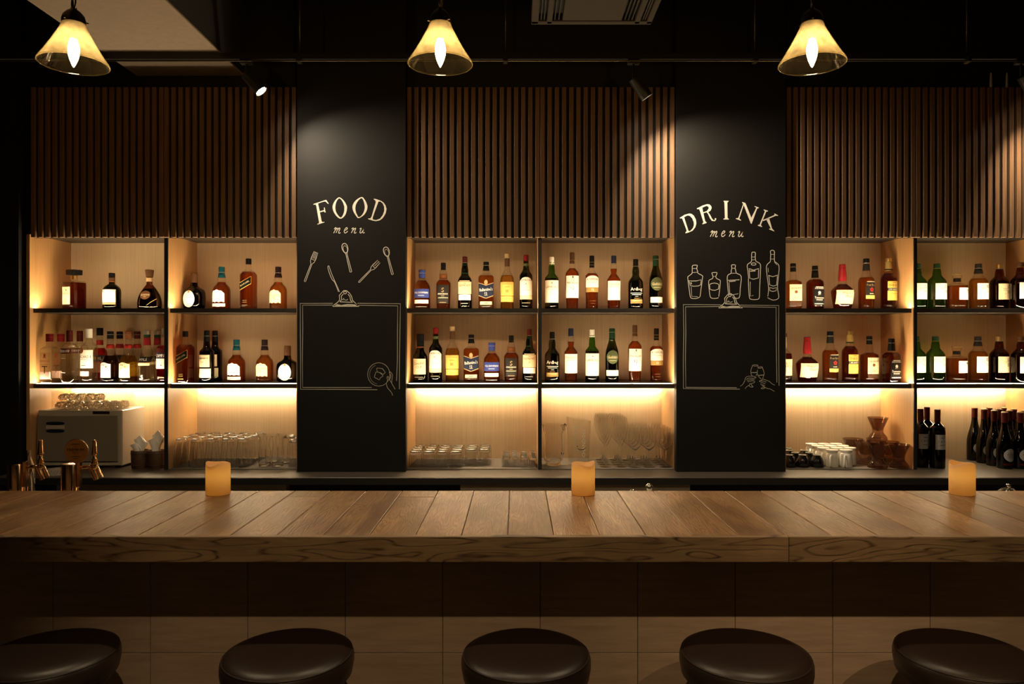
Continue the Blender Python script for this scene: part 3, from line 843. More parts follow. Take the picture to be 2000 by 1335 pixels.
# ------------------------------------------------------------------ stools
def make_stool():
    parts = []
    R = 0.172
    b = MB().lathe([(-0.062, R - 0.012), (-0.058, R - 0.004), (-0.03, R + 0.001), (-0.012, R + 0.0005), (-0.004, R - 0.004)], 48, cap1=False)
    b.lathe([(-0.004, R - 0.004), (0.003, R - 0.010), (0.009, R - 0.028), (0.012, R - 0.055), (0.013, R - 0.10), (0.0135, 0.01)], 48, cap0=False)
    parts.append(('seat', b.mesh('seat', 'leather', True), []))
    b = MB().tube([(cos(2 * pi * i / 48) * (R - 0.005), sin(2 * pi * i / 48) * (R - 0.005), -0.003) for i in range(48)], 0.0028, 6, True)
    parts.append(('piping', b.mesh('piping', 'leather_seam', True), 0))
    b = MB().lathe([(-0.085, R - 0.05), (-0.080, R - 0.02), (-0.063, R - 0.014)], 40)
    parts.append(('seat_base', b.mesh('seat_base', 'black_metal', True, 40), None))
    b = MB().lathe([(-0.731, 0.026), (-0.30, 0.026), (-0.30, 0.021), (-0.086, 0.021)], 20)
    parts.append(('pole', b.mesh('pole', 'dark_bronze', True, 40), None))
    b = MB().tube([(cos(2 * pi * i / 32) * 0.14, sin(2 * pi * i / 32) * 0.14, -0.45) for i in range(32)], 0.010, 8, True)
    b.tube([(-0.14, 0, -0.45), (0.14, 0, -0.45)], 0.008, 8)
    parts.append(('footrest', b.mesh('footrest', 'dark_bronze', True), None))
    b = MB().lathe([(-0.760, 0.20), (-0.753, 0.20), (-0.737, 0.12), (-0.728, 0.03)], 40)
    parts.append(('base', b.mesh('base', 'dark_bronze', True, 40), None))
    return parts
ST = make_stool()
for X, lab in ((-1.252, 'round dark leather bar stool at the far left, cut by the frame'), (-0.612, 'round dark leather bar stool, second from the left along the bar'),
               (0.024, 'round dark leather bar stool in the middle of the row'), (0.610, 'round dark leather bar stool, second from the right along the bar'),
               (1.195, 'round dark leather bar stool at the far right, cut by the frame')):
    t = thing('bar_stool', lab, 'stool', (X, 1.984, 0.760), 0, 'leather stools along the bar')
    made = []
    for nm, me, par in ST:
        o = link(nm, me, made[par] if isinstance(par, int) else t)
        made.append(o)

# ------------------------------------------------------------------ pendant lamps
def make_lamp():
    P = []
    H = 0.134
    w = 0.0022
    outer = [(0.0, 0.1030), (0.006, 0.1012), (0.03, 0.0855), (0.07, 0.062), (0.11, 0.041), (H, 0.0318)]
    b = MB().lathe(outer, 48, cap0=False, cap1=False)
    b.lathe([(z, r - w) for z, r in outer][::-1], 48, cap0=False, cap1=False)
    P.append(('glass_shade', b.mesh('glass_shade', 'shade_glass', True), None))
    b = MB().tube([(cos(2 * pi * i / 48) * 0.1018, sin(2 * pi * i / 48) * 0.1018, 0.0) for i in range(48)], 0.0021, 6, True)
    P.append(('shade_rim', b.mesh('shade_rim', 'shade_glass', True), 0))
    b = MB().lathe([(H - 0.006, 0.0345), (H + 0.006, 0.0350), (H + 0.020, 0.031), (H + 0.032, 0.021), (H + 0.040, 0.010), (H + 0.046, 0.008)], 32)
    P.append(('collar', b.mesh('collar', 'dark_bronze', True, 50), None))
    for a in (0.5, 2.6, 4.7):
        b = MB().tube([(cos(a) * 0.030, sin(a) * 0.030, H + 0.0), (cos(a) * 0.042, sin(a) * 0.042, H - 0.0)], [0.004, 0.0035], 8)
        P.append(('thumb_screw', b.mesh('thumb_screw', 'dark_bronze', True, 50), 2))
    b = MB().lathe([(0.078, 0.013), (0.125, 0.013), (0.132, 0.010)], 20)
    P.append(('socket', b.mesh('socket', 'dark_bronze', True, 50), None))
    b = MB().lathe([(-0.010, 0.0008), (-0.003, 0.0045), (0.012, 0.0108), (0.030, 0.0155), (0.048, 0.0168), (0.064, 0.0138), (0.078, 0.0095)], 20)
    P.append(('bulb', b.mesh('bulb', 'bulb_glow', True), None))
    def linkmesh(zc, turn, hw=0.012, hh=0.020):
        pts = []
        for i in range(16):
            t_ = 2 * pi * i / 16
            px_, pz_ = hw * cos(t_), hh * sin(t_)
            pts.append((px_ * cos(turn), px_ * sin(turn), zc + pz_))
        return MB().tube(pts, 0.0028, 6, True)
    for i in range(27):
        z = H + 0.060 + i * 0.0335
        b = linkmesh(z, (i % 2) * pi / 2 + 0.5, 0.016 if i == 0 else 0.012)
        P.append(('chain_link', b.mesh('chain_link', 'dark_bronze', True), None))
    pts = [(0.004, 0.0, H + 0.04), (0.014, 0.006, H + 0.08), (-0.006, -0.008, H + 0.13), (0.010, 0.006, H + 0.2), (-0.006, -0.004, H + 0.3), (0.008, 0.005, H + 0.42), (-0.004, -0.006, H + 0.6), (0.005, 0.003, H + 0.8), (0.0, 0.0, H + 0.995)]
    b = MB().tube(pts, 0.0032, 6)
    P.append(('cord', b.mesh('cord', 'black_metal', True), None))
    b = MB().lathe([(H + 0.99, 0.05), (H + 1.018, 0.05)], 24)
    P.append(('ceiling_rose', b.mesh('ceiling_rose', 'dark_bronze', True, 40), None))
    return P
LP = make_lamp()
YL = 2.37
ZL = PZ(125, YL)
for X, lab in ((PX(144, YL), 'lit amber glass pendant lamp above the beer taps at the left'), (PX(860, YL), 'lit amber glass pendant lamp hanging nearest the middle of the bar'),
               (PX(1586, YL), 'lit amber glass pendant lamp hanging right of the DRINK board')):
    t = thing('pendant_lamp', lab, 'pendant lamp', (X, YL, ZL), random.uniform(0, 6), 'amber glass pendants above the bar')
    made = []
    for nm, me, par in LP:
        made.append(link(nm, me, made[par] if isinstance(par, int) else t))

# ------------------------------------------------------------------ candles on the bar
def candle_wob(ph):
    def f(t_, z):
        if z < 0.09: return 0.0
        return 0.004 * sin(2 * t_ + ph) + 0.003 * sin(3 * t_ + 1.7 * ph) + 0.002
    return f
for px, ph, lab in ((426, 2.4, 'lit cream LED candle on the bar beside the beer taps'), (1139, 0.9, 'lit cream LED candle on the bar between the two menu boards'),
                    (1879, 4.2, 'lit cream LED candle on the bar at the right in front of wine bottles')):
    Yc = 2.63
    s_ = Yc / F
    t = thing('led_candle', lab, 'candle', (PX(px, Yc), Yc, ZB + 0.0008), 0, 'LED candles on the bar')
    r = 0.0415
    b = MB().lathe([(0.0, r - 0.003), (0.002, r), (0.05, r), (0.092, r), (0.107, r - 0.0004), (0.1085, r - 0.0025), (0.104, r - 0.006), (0.092, r - 0.011), (0.088, 0.006)], 40, wob=candle_wob(ph))
    b.put('wax_body', 'wax', t, True)
    b = MB().lathe([(0.056, 0.004), (0.060, 0.010), (0.066, 0.012), (0.076, 0.010), (0.084, 0.004)], 12)
    b.put('flame_light', 'candle_led', t, True)

# ------------------------------------------------------------------ bottles
YBOT = 4.24
SB = YBOT / F            # metres per pixel where the bottles stand

_tc = {}
def text_mesh(s):
    if s in _tc: return _tc[s]
    c = bpy.data.curves.new('lettering', 'FONT'); c.body = s; c.resolution_u = 1; c.align_x = 'CENTER'
    o = bpy.data.objects.new('lettering', c)
    m_ = o.to_mesh()
    V = [(v.co.x, v.co.y) for v in m_.vertices]
    Fc = [tuple(p.vertices) for p in m_.polygons]
    o.to_mesh_clear(); bpy.data.objects.remove(o); bpy.data.curves.remove(c)
    xs = [v[0] for v in V]; ys = [v[1] for v in V]
    x0, x1, y0, y1 = min(xs), max(xs), min(ys), max(ys)
    h = max(y1 - y0, 1e-4)
    V = [((x - (x0 + x1) / 2) / h, (y - (y0 + y1) / 2) / h) for x, y in V]
    _tc[s] = (V, Fc, (x1 - x0) / h)
    return _tc[s]

def interp(prof, h):
    if h <= prof[0][0]: return prof[0][1]
    for (a, ra), (b_, rb_) in zip(prof[:-1], prof[1:]):
        if a <= h <= b_:
            return ra + (rb_ - ra) * (h - a) / max(b_ - a, 1e-6)
    return prof[-1][1]

def refine(prof, step=3.0):
    """round off a measured outline"""
    out = smooth_loop([(p[0], p[1]) for p in prof], 3, False)
    res = [prof[0]]
    for p in out[1:]:
        if p[0] > res[-1][0] + 0.15: res.append((p[0], max(p[1], 0.4)))
    return res

class Kind: pass
KINDS = {}
def kind(key, name, desc, p, g, caps, labs=(), liq=None, n=2.0, ratio=1.0, neck=None, cat='bottle'):
    K = Kind()
    K.key, K.name, K.desc, K.cat = key, name, desc, cat
    prof = refine(p)
    neck = neck or 999
    nf = lambda h: n if h < neck else 2.0
    rf = lambda h: ratio if h < neck else 1.0
    def S(h): return h * SB
    parts = []
    seg = 28
    zn = lambda z: nf(z / SB); zr = lambda z: rf(z / SB)
    b = MB().lathe([(S(h), S(r)) for h, r in prof], seg, zn, zr)
    parts.append(('glass', b.mesh('glass', g, True, 50), None))
    if liq:
        lm, top = liq
        lp = [(max(h, 1.6), r - 0.9) for h, r in prof if 1.6 <= h <= top]
        lp = [(1.6, interp(prof, 1.6) - 0.9)] + [q for q in lp if q[0] > 1.7] + [(top + 0.01, interp(prof, top) - 0.9)]
        b = MB().lathe([(S(h), max(S(r), 0.001)) for h, r in lp], seg, zn, zr)
        parts.append(('liquid', b.mesh('liquid', lm, True, 50), None))
    for c in caps:
        nm, h0, h1, r0, r1, mt = c[:6]
        sq = c[6] if len(c) > 6 else 2.0
        e = min(0.7, (h1 - h0) * 0.25)
        cp = [(S(h0), S(r0)), (S(h0 + (h1 - h0) * 0.5), S((r0 + r1) / 2)), (S(h1 - e), S(r1)), (S(h1), S(max(r1 - 0.7, 0.3)))]
        b = MB().lathe(cp, 20 if sq == 2.0 else 28, sq)
        parts.append((nm, b.mesh(nm, mt, True, 40), None))
    def front(x, h, off):
        r = interp(prof, h); nn = nf(h); rt = rf(h)
        q = min(abs(x) / r, 0.985)
        return -rt * r * (1 - q ** nn) ** (1 / nn) - off
    for ln, lab in enumerate(labs):
        sh, h0, h1, w, mt = lab[:5]
        tx = lab[5] if len(lab) > 5 else []
        x0c = lab[6] if len(lab) > 6 else 0.0
        V, Fc = [], []
        nx, ny = 14, 5
        if sh in ('oval', 'crest'): nx, ny = 26, 7
        for i in range(nx + 1):
            u = -cos(pi * i / nx)
            x = x0c + u * w
            lo, hi = h0, h1
            if sh == 'oval':
                m_ = (h0 + h1) / 2; d = (h1 - h0) / 2 * sqrt(max(0.0, 1 - (u * 0.995) ** 2)); lo, hi = m_ - d, m_ + d
            elif sh == 'arch':
                hi = h1 - (h1 - h0) * 0.22 * (abs(u) ** 3)
            elif sh == 'shield':
                lo, hi = h0 + 5.5 * abs(u), h1 - 5.0 * (1 - abs(u))
            elif sh == 'slant':
                lo, hi = h0 + 6.5 * u, h1 + 6.5 * u
            elif sh == 'crest':
                hi = h1 - 6 * abs(u) ** 2.2 + 0.8 * cos(u * 9.5) - 0.8; lo = h0 + 0.8 * cos(u * 9.5)
            elif sh == 'heart':
                hi = h1 + 1.6 * cos(u * 3.0) - 1.5
            for j in range(ny + 1):
                h = lo + (hi - lo) * j / ny
                V.append((S(x), S(front(x, h, 0.20 + 0.10 * ln)), S(h)))
        for i in range(nx):
            for j in range(ny):
                a = i * (ny + 1) + j
                Fc.append((a, a + ny + 1, a + ny + 2, a + 1))
        li = len(parts)
        if mt:
            parts.append(('label', mesh('label', V, Fc, mt, True), None))
        else:
            li = 0
        groups = {}
        for tt in tx:
            s, hc, size, tm = tt[:4]
            dx = tt[4] if len(tt) > 4 else 0.0
            tilt = tt[5] if len(tt) > 5 else 0.0
            tv, tf, tw = text_mesh(s)
            sx = size
            mxw = 2 * w * 0.86
            if tw * size > mxw and w > 0: sx = mxw / tw
            TV = []
            for (x, y) in tv:
                xx, yy = x * sx, y * size
                xr = xx * cos(tilt) - yy * sin(tilt); yr = xx * sin(tilt) + yy * cos(tilt)
                hh = hc + yr; xp = x0c + dx + xr
                TV.append((S(xp), S(front(xp, hh, 0.32 + 0.10 * ln)), S(hh)))
            groups.setdefault(tm, MB()).add(TV, tf)
        for tm, mb in groups.items():
            parts.append(('lettering', mb.mesh('lettering', tm), li))
    K.parts = parts
    K.used = False
    KINDS[key] = K
    return K

def put_bottle(key, px, z, Y=YBOT, yaw=0.0, label=None, group=None, scale=1.0, pxY=None):
    K = KINDS[key]
    X = PX(px, pxY or Y)
    t = thing(K.name, label or K.desc, K.cat, (X, Y, z + 0.0006), radians(yaw), group)
    made = []
    for nm, me, par in K.parts:
        made.append(link(nm, me, made[par] if isinstance(par, int) else t))
    if scale != 1.0: t.scale = (scale,) * 3
    return t

W = 'whisky_bottle'
# --- left cabinet
kind('almond', 'liqueur_bottle', 'square amaretto bottle with a wide square black cap', [(0, 15.6), (2, 16.5), (28, 16.5), (50, 16.5), (54, 14.5), (55.5, 7), (57, 6), (68, 6)], 'clear',
     [('neck_band', 58, 66, 6.4, 6.4, 'gold_foil'), ('cap', 67, 77, 11, 11.3, 'black', 7.0)],
     [('rect', 9, 43, 11, 'cream', [('DISARONNO', 30, 3.4, 'ink'), ('▬▬▬▬', 17, 0.8, 'washed_ink'), ('✿', 37, 4, 'ink')]), ('rect', 70, 73, 9, None, [])], ('amber_deep', 52), 7.0, 1.0, 56)
kind('squat_black', W, 'dark round-shouldered whisky bottle with white label and black cap', [(0, 15.5), (1.5, 16.3), (20, 16.3), (36, 16.3), (43, 13.5), (48, 8), (51, 5.4), (63, 5.3)], 'green_dark',
     [('neck_band', 53, 56.5, 5.7, 5.7, 'orange'), ('neck_label', 56.5, 62, 5.7, 5.7, 'brownl'), ('cap', 62, 71, 5.8, 5.8, 'black')],
     [('rect', 13, 38, 14.3, 'white', [('▬▬▬', 25, 0.9, 'washed_ink'), ('❦', 35, 4.5, 'mudgold', -7)]), ('rect', 9, 12.6, 14.3, 'tan', [])], ('dark_liquid', 42))
kind('teardrop', 'liqueur_bottle', 'teardrop brown chocolate liqueur bottle with an oval label', [(0, 21.5), (2, 23.6), (15, 24), (28, 20.5), (40, 13), (48, 6.8), (53, 5.4), (66, 5.4)], 'brown',
     [('neck_band', 54, 62, 5.8, 5.8, 'tan'), ('cap', 63, 77, 6.6, 8.2, 'brownl')],
     [('oval', 19, 36, 11, 'brownl', [('GODIVA', 28, 3.6, 'cream'), ('▬▬▬', 24, 0.6, 'cream')], -2), ('slant', 13, 13.8, 9, 'tan', [], 11)], ('dark_liquid', 40), 2.3, 0.55, 50)
kind('jug', W, 'squarish near-black whisky bottle with a white oval label', [(0, 14), (3, 18), (10, 19.3), (30, 19.3), (38, 16.5), (43, 9), (48, 7), (58, 6.3), (62, 6)], 'brown_dark',
     [('cap', 52, 71, 6.7, 6.3, 'brownl')], [('oval', 3.5, 36, 12.5, 'white', [('Old Parr', 23, 3.0, 'washed_ink')]), ('oval', 31, 37, 2, 'tan', [])], ('dark_liquid', 40), 3.4, 0.85, 44)
CH = [(0, 15.5), (1.5, 16.8), (18, 16.8), (35, 16.8), (43, 14.8), (49, 10), (53, 7.8), (60, 7.4), (64, 6.6), (80, 5.5)]
kind('crest_teal', W, 'amber round-shouldered whisky bottle with a teal cap', CH, 'clear',
     [('capsule', 62, 69, 7.4, 6.4, 'teal'), ('cap', 69, 83, 5.9, 5.8, 'teal'), ('foil_line', 71.5, 72.4, 6.1, 6.1, 'silver_foil')],
     [('crest', 14, 38, 13, 'white', [('CHIVAS REGAL', 27, 2.2, 'washed_ink'), ('❂', 22, 4, 'mudgold')]), ('rect', 5, 11, 14, 'white', [('▬▬▬▬', 8, 0.8, 'teal')])], ('amber_red', 53))
kind('crest_plum', W, 'amber round-shouldered whisky bottle with a dark plum cap', CH, 'clear',
     [('capsule', 62, 69, 7.4, 6.4, 'purple'), ('cap', 69, 83, 5.9, 5.8, 'purple'), ('foil_line', 70.5, 71.3, 6.2, 6.2, 'silver_foil')],
     [('crest', 12, 38, 12, 'cream', [('CHIVAS REGAL', 27, 2.6, 'brownl'), ('❂', 22, 5, 'mudgold'), ('12', 16, 2.2, 'washed_ink')])], ('amber', 53))
kind('square_slant', W, 'tall square whisky bottle with a slanted black label', [(0, 12.6), (1.5, 13.4), (30, 13.4), (64, 13.4), (70, 11.5), (75, 8), (79, 5.4), (92, 4.8)], 'clear',
     [('cap', 88, 99, 5.4, 5.4, 'black')],
     [('slant', 42, 57, 12.6, 'gold_l', []), ('slant', 43, 56, 12.4, 'black', [('BLACK LABEL', 50, 3.0, 'cream', 0, 0.47)]), ('rect', 4, 20, 9, None, [('▬▬▬', 17, 0.9, 'mudgold'), ('▬▬▬', 13.5, 0.9, 'mudgold'), ('▬▬▬▬', 8, 0.9, 'mudgold')])], ('amber_red', 73), 6.0, 1.0, 74)
kind('gin', 'gin_bottle', 'clear square gin bottle with a red cap', [(0, 11.8), (1.5, 12.5), (30, 12.5), (61, 12.5), (66, 11), (70, 7), (73, 5.6), (84, 5.4)], 'clear',
     [('cap', 79, 94, 6.4, 6.6, 'redcap'), ('ring', 87, 88, 6.9, 6.9, 'red')],
     [('rect', 8, 22, 11.3, 'pink', []), ('rect', 22, 58, 11.3, 'frost', [('BEEFEATER', 42, 3.6, 'red'), ('♜', 52, 8, 'red'), ('T', 26, 14, 'darkred'), ('▬▬▬▬▬▬▬', 36, 0.7, 'red')])], ('water', 60), 6.0, 1.0, 70)
kind('vodka', 'vodka_bottle', 'clear round vodka bottle with a dark red cap', [(0, 14.6), (1.5, 15.3), (30, 15.3), (62, 15.3), (69, 14), (74, 10), (77, 5.8), (82, 5.2), (92, 5.2)], 'clear',
     [('cap', 79, 100.5, 5.6, 5.4, 'darkred'), ('ring', 93, 93.8, 5.7, 5.7, 'redcap')],
     [('rect', 56, 66, 12.5, 'darkred', [('SMIRNOFF', 61, 5, 'white')]), ('rect', 18, 50, 11, None, [('▬▬▬', 47, 0.9, 'cream'), ('▬▬▬', 20, 0.9, 'white')])], ('water', 66))
kind('rum', 'rum_bottle', 'clear rum bottle with a white cap and red roundel', [(0, 14), (1.5, 14.8), (30, 14.8), (66, 14.8), (71, 13.6), (76, 8.5), (80, 5.6), (90, 5.2)], 'clear',
     [('cap', 86, 104, 6.0, 6.0, 'white')],
     [('rect', 28, 63, 13.8, 'white', [('BACARDI', 50, 5, 'ink'), ('▬▬▬▬▬▬', 45, 0.7, 'washed_ink'), ('◆◆●◆', 33, 2.4, 'ink')]), ('oval', 56, 68, 6.3, 'orange', [], -6), ('rect', 13, 22, 11.5, 'pink', [], -2)], ('water', 68))
kind('aperitif', 'aperitif_bottle', 'red aperitif bottle with a black cap and dark neck', [(0, 13), (1.5, 13.8), (30, 13.8), (52, 13.8), (60, 12.5), (68, 8), (76, 5.8), (94, 5.4)], 'clear',
     [('cap', 91, 106, 6.0, 6.0, 'black'), ('neck_label', 72, 82, 6.4, 6.2, 'red')],
     [('rect', 40, 52, 12.8, 'navy', [('APEROL', 46, 5.5, 'yellow_l')]), ('rect', 18, 38, 12, 'orange', [])], ('red_liquid', 66))
LQ = [(0, 15.4), (1.5, 16.3), (20, 16.3), (40, 16), (48, 13.5), (56, 9.5), (64, 7.6), (74, 6), (86, 5.4), (95, 5.4)]
def liqueur(key, desc, capm, liqm, lm):
    kind(key, 'liqueur_bottle', desc, LQ, 'clear', [('cap', 84.5, 99, 5.9, 5.9, capm), ('foil_line', 92, 93, 6.1, 6.1, 'silver_foil'), ('neck_label', 66, 74, 8.0, 6.6, 'red')],
         [('heart', 10, 39, 11.8, lm, [('▬▬▬▬', 36, 0.9, 'washed_ink'), ('♥', 31, 8, 'redcap' if capm == 'black' else 'orange', -3), ('❀', 31, 6, 'ink' if capm == 'black' else 'mudgold', 5)])], (liqm, 52))
liqueur('liq_cassis', 'liqueur bottle of dark brown liquid with black cap and heart label', 'black', 'dark_liquid', 'white')
liqueur('liq_black', 'liqueur bottle of black liquid with a black cap', 'black', 'brown_dark', 'white')
liqueur('liq_peach', 'liqueur bottle of yellow liquid with a rust red cap', 'orange', 'yellow', 'cream')
liqueur('liq_clear', 'liqueur bottle of pale liquid with a maroon cap', 'darkred', 'water', 'white')
kind('cone', 'liqueur_bottle', 'conical-necked clear liqueur bottle with a red neck band', [(0, 14), (2, 15.6), (20, 15.8), (38, 15.4), (50, 12.5), (62, 9), (74, 6.6), (90, 5.6)], 'clear',
     [('neck_band', 72, 87, 6.8, 6.2, 'redcap'), ('neck_ring', 87, 92.5, 6.1, 6.1, 'green_l'), ('cap', 92.5, 100.5, 6.2, 6.2, 'silver_foil')],
     [('rect', 40, 50, 13, 'black', [('BOLS', 45, 5, 'white')]), ('rect', 33, 38, 12, 'cream', []), ('oval', 4, 14, 9, None, [('S', 11, 9, 'white')])], ('water', 56))
kind('bitter', 'aperitif_bottle', 'red bitters bottle with a silver cap and white label', [(0, 14.4), (1.5, 15.2), (30, 15.2), (64, 15.2), (70, 13.5), (76, 8), (82, 5.6), (96, 5.2)], 'clear',
     [('cap', 92, 104.5, 5.6, 5.6, 'silver_foil')],
     [('rect', 58, 67, 14, 'darkred', []), ('rect', 47, 57.5, 14, 'navy', [('CAMPARI', 52, 6, 'white')]), ('rect', 27, 46.5, 14, 'white', [('❦', 34, 5, 'washed_ink')]), ('rect', 6, 14, 14, None, [('CAMPARI', 10, 3, 'cream')])], ('red_liquid', 72))
kind('dark_tall', W, 'tall near-black whisky bottle with a two-part cream label', [(0, 12.8), (1.5, 13.5), (30, 13.5), (57, 13.5), (63, 11), (68, 7), (80, 5.8), (90, 5.0)], 'brown_dark',
     [('cap', 79, 100.5, 5.9, 5.2, 'black'), ('foil_line', 89.5, 90.3, 5.7, 5.7, 'silver_foil')],
     [('rect', 30, 53.5, 11.5, 'cream', [("DEWAR'S", 47, 3.4, 'ink'), ('▬▬', 40, 0.9, 'washed_ink')]), ('rect', 9.5, 27, 12.6, 'cream', [('▬▬▬▬▬', 18, 0.8, 'washed_ink')])], ('dark_liquid', 62))
# --- middle cabinet
kind('blue_round', W, 'short amber whisky bottle with blue cap and blue label', [(0, 15.6), (1.5, 16.3), (20, 16.3), (40, 16.3), (48, 14.6), (55, 9.5), (60, 6.2), (68, 6)], 'clear',
     [('cap', 61, 77, 6.2, 7.0, 'blue'), ('foil_line', 70, 71, 6.9, 6.9, 'silver_foil')],
     [('rect', 22, 39, 14.6, 'blue', [('KILCHOMAN', 32, 3.6, 'white'), ('▬▬▬▬▬', 26.5, 0.7, 'white')]), ('rect', 11, 18, 13.5, 'white', [('❂', 17, 4, 'washed_ink')]), ('rect', 2, 7, 13, None, [('▬▬▬▬▬▬▬▬', 4.5, 0.8, 'white')])], ('amber', 56))
kind('grey_label', W, 'amber whisky bottle with a charcoal label and copper neck band', [(0, 12.8), (2, 13.4), (25, 14.2), (46, 14.6), (52, 13.8), (57, 10), (60, 7.6), (68, 7.4), (72, 7), (77, 5.4), (86, 4.6)], 'clear',
     [('neck_band', 59.5, 68, 7.9, 7.7, 'orange'), ('cap', 77, 91, 4.9, 4.9, 'black')],
     [('rect', 11, 47, 11.6, 'ink', [('S', 37, 9, 'tan'), ('SPRINGBANK', 29.5, 2.6, 'white'), ('▬▬', 25.5, 0.9, 'tan'), ('▬▬▬▬▬▬▬', 22, 0.9, 'cream'), ('▬▬▬▬▬', 13, 0.8, 'tan')])], ('amber_red', 57))
kind('green_cream', W, 'green whisky bottle with a maroon cap and cream label', [(0, 13), (1.5, 13.8), (25, 13.9), (52, 13.9), (60, 12), (66, 8), (70, 7), (78, 6.8), (86, 5.2), (94, 4.6)], 'green_dark',
     [('neck', 69, 89.5, 7.2, 5.0, 'green_l'), ('cap', 89, 103, 4.8, 4.7, 'darkred'), ('foil_line', 90.5, 91.2, 4.95, 4.95, 'silver_foil')],
     [('rect', 29.3, 53.4, 13, 'cream', [('THE', 50, 2.2, 'washed_ink'), ('GLENLIVET', 46, 3.6, 'ink'), ('12', 39, 3, 'ink')]), ('rect', 17.4, 28.4, 11.8, 'white', []), ('rect', 54.3, 55.6, 10, 'cream', []), ('rect', 3, 13, 10, None, [('▬▬▬▬▬', 11, 0.8, 'white'), ('▬▬▬', 6, 0.8, 'white')])], ('dark_liquid', 60))
kind('chevron', W, 'amber whisky bottle with a navy chevron label and black cap', [(0, 14.4), (1.5, 15.3), (30, 15.4), (60, 15.4), (65, 13.5), (68, 9), (70, 6.8), (76, 6.4), (88, 5.2)], 'clear',
     [('capsule', 75.6, 83, 6.6, 5.8, 'black'), ('cap', 83, 92.7, 5.6, 5.5, 'black'), ('foil_line', 85, 86, 5.8, 5.8, 'silver_foil')],
     [('shield', 20.5, 52, 14.6, 'tan', []), ('shield', 21.8, 50.6, 14.5, 'navy', [("Ballantine's", 38.5, 6.2, 'white', 0, 0.1), ('12', 31, 4.2, 'white'), ('▬▬▬', 27, 0.6, 'cream')]), ('rect', 8.5, 15, 11.5, 'cream', [('▬▬▬', 11.7, 0.9, 'brownl')]), ('oval', 47.5, 57, 3.4, 'tan', [])], ('amber', 66), 3.4, 0.62, 68)
kind('golden_tall', W, 'tall pale gold whisky bottle with a brown neck and yellow label', [(0, 14), (2, 13.8), (20, 13.1), (45, 13.9), (56, 14), (64, 12.2), (72, 8), (78, 5.6), (90, 4.8), (100, 4.7)], 'clear',
     [('neck_label', 84, 100, 5.1, 5.0, 'brownl'), ('cap', 100, 109, 5.0, 5.0, 'tan'), ('foil_line', 99.5, 100.6, 5.3, 5.3, 'silver_foil')],
     [('rect', 26, 52.5, 12.6, 'gold_l', [('GLENMORANGIE', 49, 2.2, 'brownl'), ('▬▬▬▬', 43, 0.7, 'brownl'), ('▦', 35, 5.5, 'brownl')]), ('rect', 14, 25, 12.2, 'gold_l', [])], ('gold', 66))
kind('irish', W, 'green whiskey bottle with a red cap and arched cream label', [(0, 12), (1.5, 12.7), (30, 12.8), (62, 12.8), (69, 11), (75, 7), (82, 5.6), (96, 4.9)], 'green_dark',
     [('cap', 92.4, 106, 5.0, 4.9, 'redcap'), ('neck_label', 80, 90, 5.6, 5.3, 'olive')],
     [('arch', 27, 62, 12, 'white', [('JAMESON', 56, 4.4, 'ink'), ('▲', 48, 6, 'green_l'), ('▬▬▬▬▬▬', 37, 0.7, 'washed_ink')]), ('rect', 19, 26.8, 12, 'cream', []), ('rect', 5, 14, 10, None, [('▬▬▬▬▬▬▬▬', 12, 0.6, 'cream')])], ('dark_liquid', 70))
kind('white_cap', W, 'green whisky bottle with a white cap and tall white label', [(0, 12.8), (1.5, 13.5), (30, 13.6), (58, 13.6), (64, 11), (69, 7), (73, 6.4), (80, 6), (86, 5.2), (96, 4.6)], 'green',
     [('cap', 86.6, 102.5, 4.9, 4.8, 'white'), ('cap_ring', 88, 90.5, 5.4, 5.4, 'white')],
     [('rect', 12.6, 56, 13.2, 'white', [('LAPHROAIG', 43, 4.6, 'ink'), ('10', 30, 4.2, 'washed_ink'), ('❦', 51, 4, 'washed_ink'), ('▬▬▬▬▬▬▬▬', 38, 0.6, 'washed_ink')])], ('dark_liquid', 60))
kind('tall_brown', W, 'tall amber whisky bottle with a brown cap and long white label', [(0, 11), (1.5, 11.8), (20, 12.4), (45, 13.3), (66, 13.7), (73, 12), (78, 8), (81, 5.7), (90, 5.2), (98, 4.6)], 'clear',
     [('cap', 96, 111, 4.75, 4.7, 'brownl'), ('foil_line', 95.4, 96.2, 4.95, 4.95, 'gold_foil'), ('capsule', 89.5, 95.4, 5.2, 4.9, 'brownl')],
     [('rect', 22, 65, 12.4, 'white', [('THE', 56, 1.8, 'washed_ink'), ('MACALLAN', 51, 4, 'ink'), ('12', 41, 6.2, 'ink'), ('♜', 62, 4, 'brownl')])], ('amber_red', 80))
kind('arch_black', W, 'red-amber whisky bottle with a black neck and arched white label', [(0, 11.6), (1.5, 12.3), (20, 12.4), (40, 12.8), (63, 13), (67, 12), (71, 8), (75, 5.6), (84, 4.8), (92, 4.6)], 'clear',
     [('capsule', 81.5, 92, 4.9, 4.8, 'black'), ('cap', 92, 104.7, 4.8, 4.7, 'black'), ('foil_line', 91.6, 92.3, 5.0, 5.0, 'gold_foil'), ('foil_line', 86, 86.6, 5.1, 5.1, 'gold_foil')],
     [('arch', 42.4, 65, 12.2, 'white', [('BOWMORE', 58, 4, 'ink'), ('▬▬▬▬▬▬▬▬', 52, 0.6, 'washed_ink')]), ('rect', 33, 42.2, 12, 'mudgold', [('12', 38, 4, 'white')]), ('rect', 6, 20, 9, None, [('▬▬▬▬', 16, 0.8, 'orange'), ('▬▬▬', 11, 0.8, 'orange')])], ('amber_red', 70))
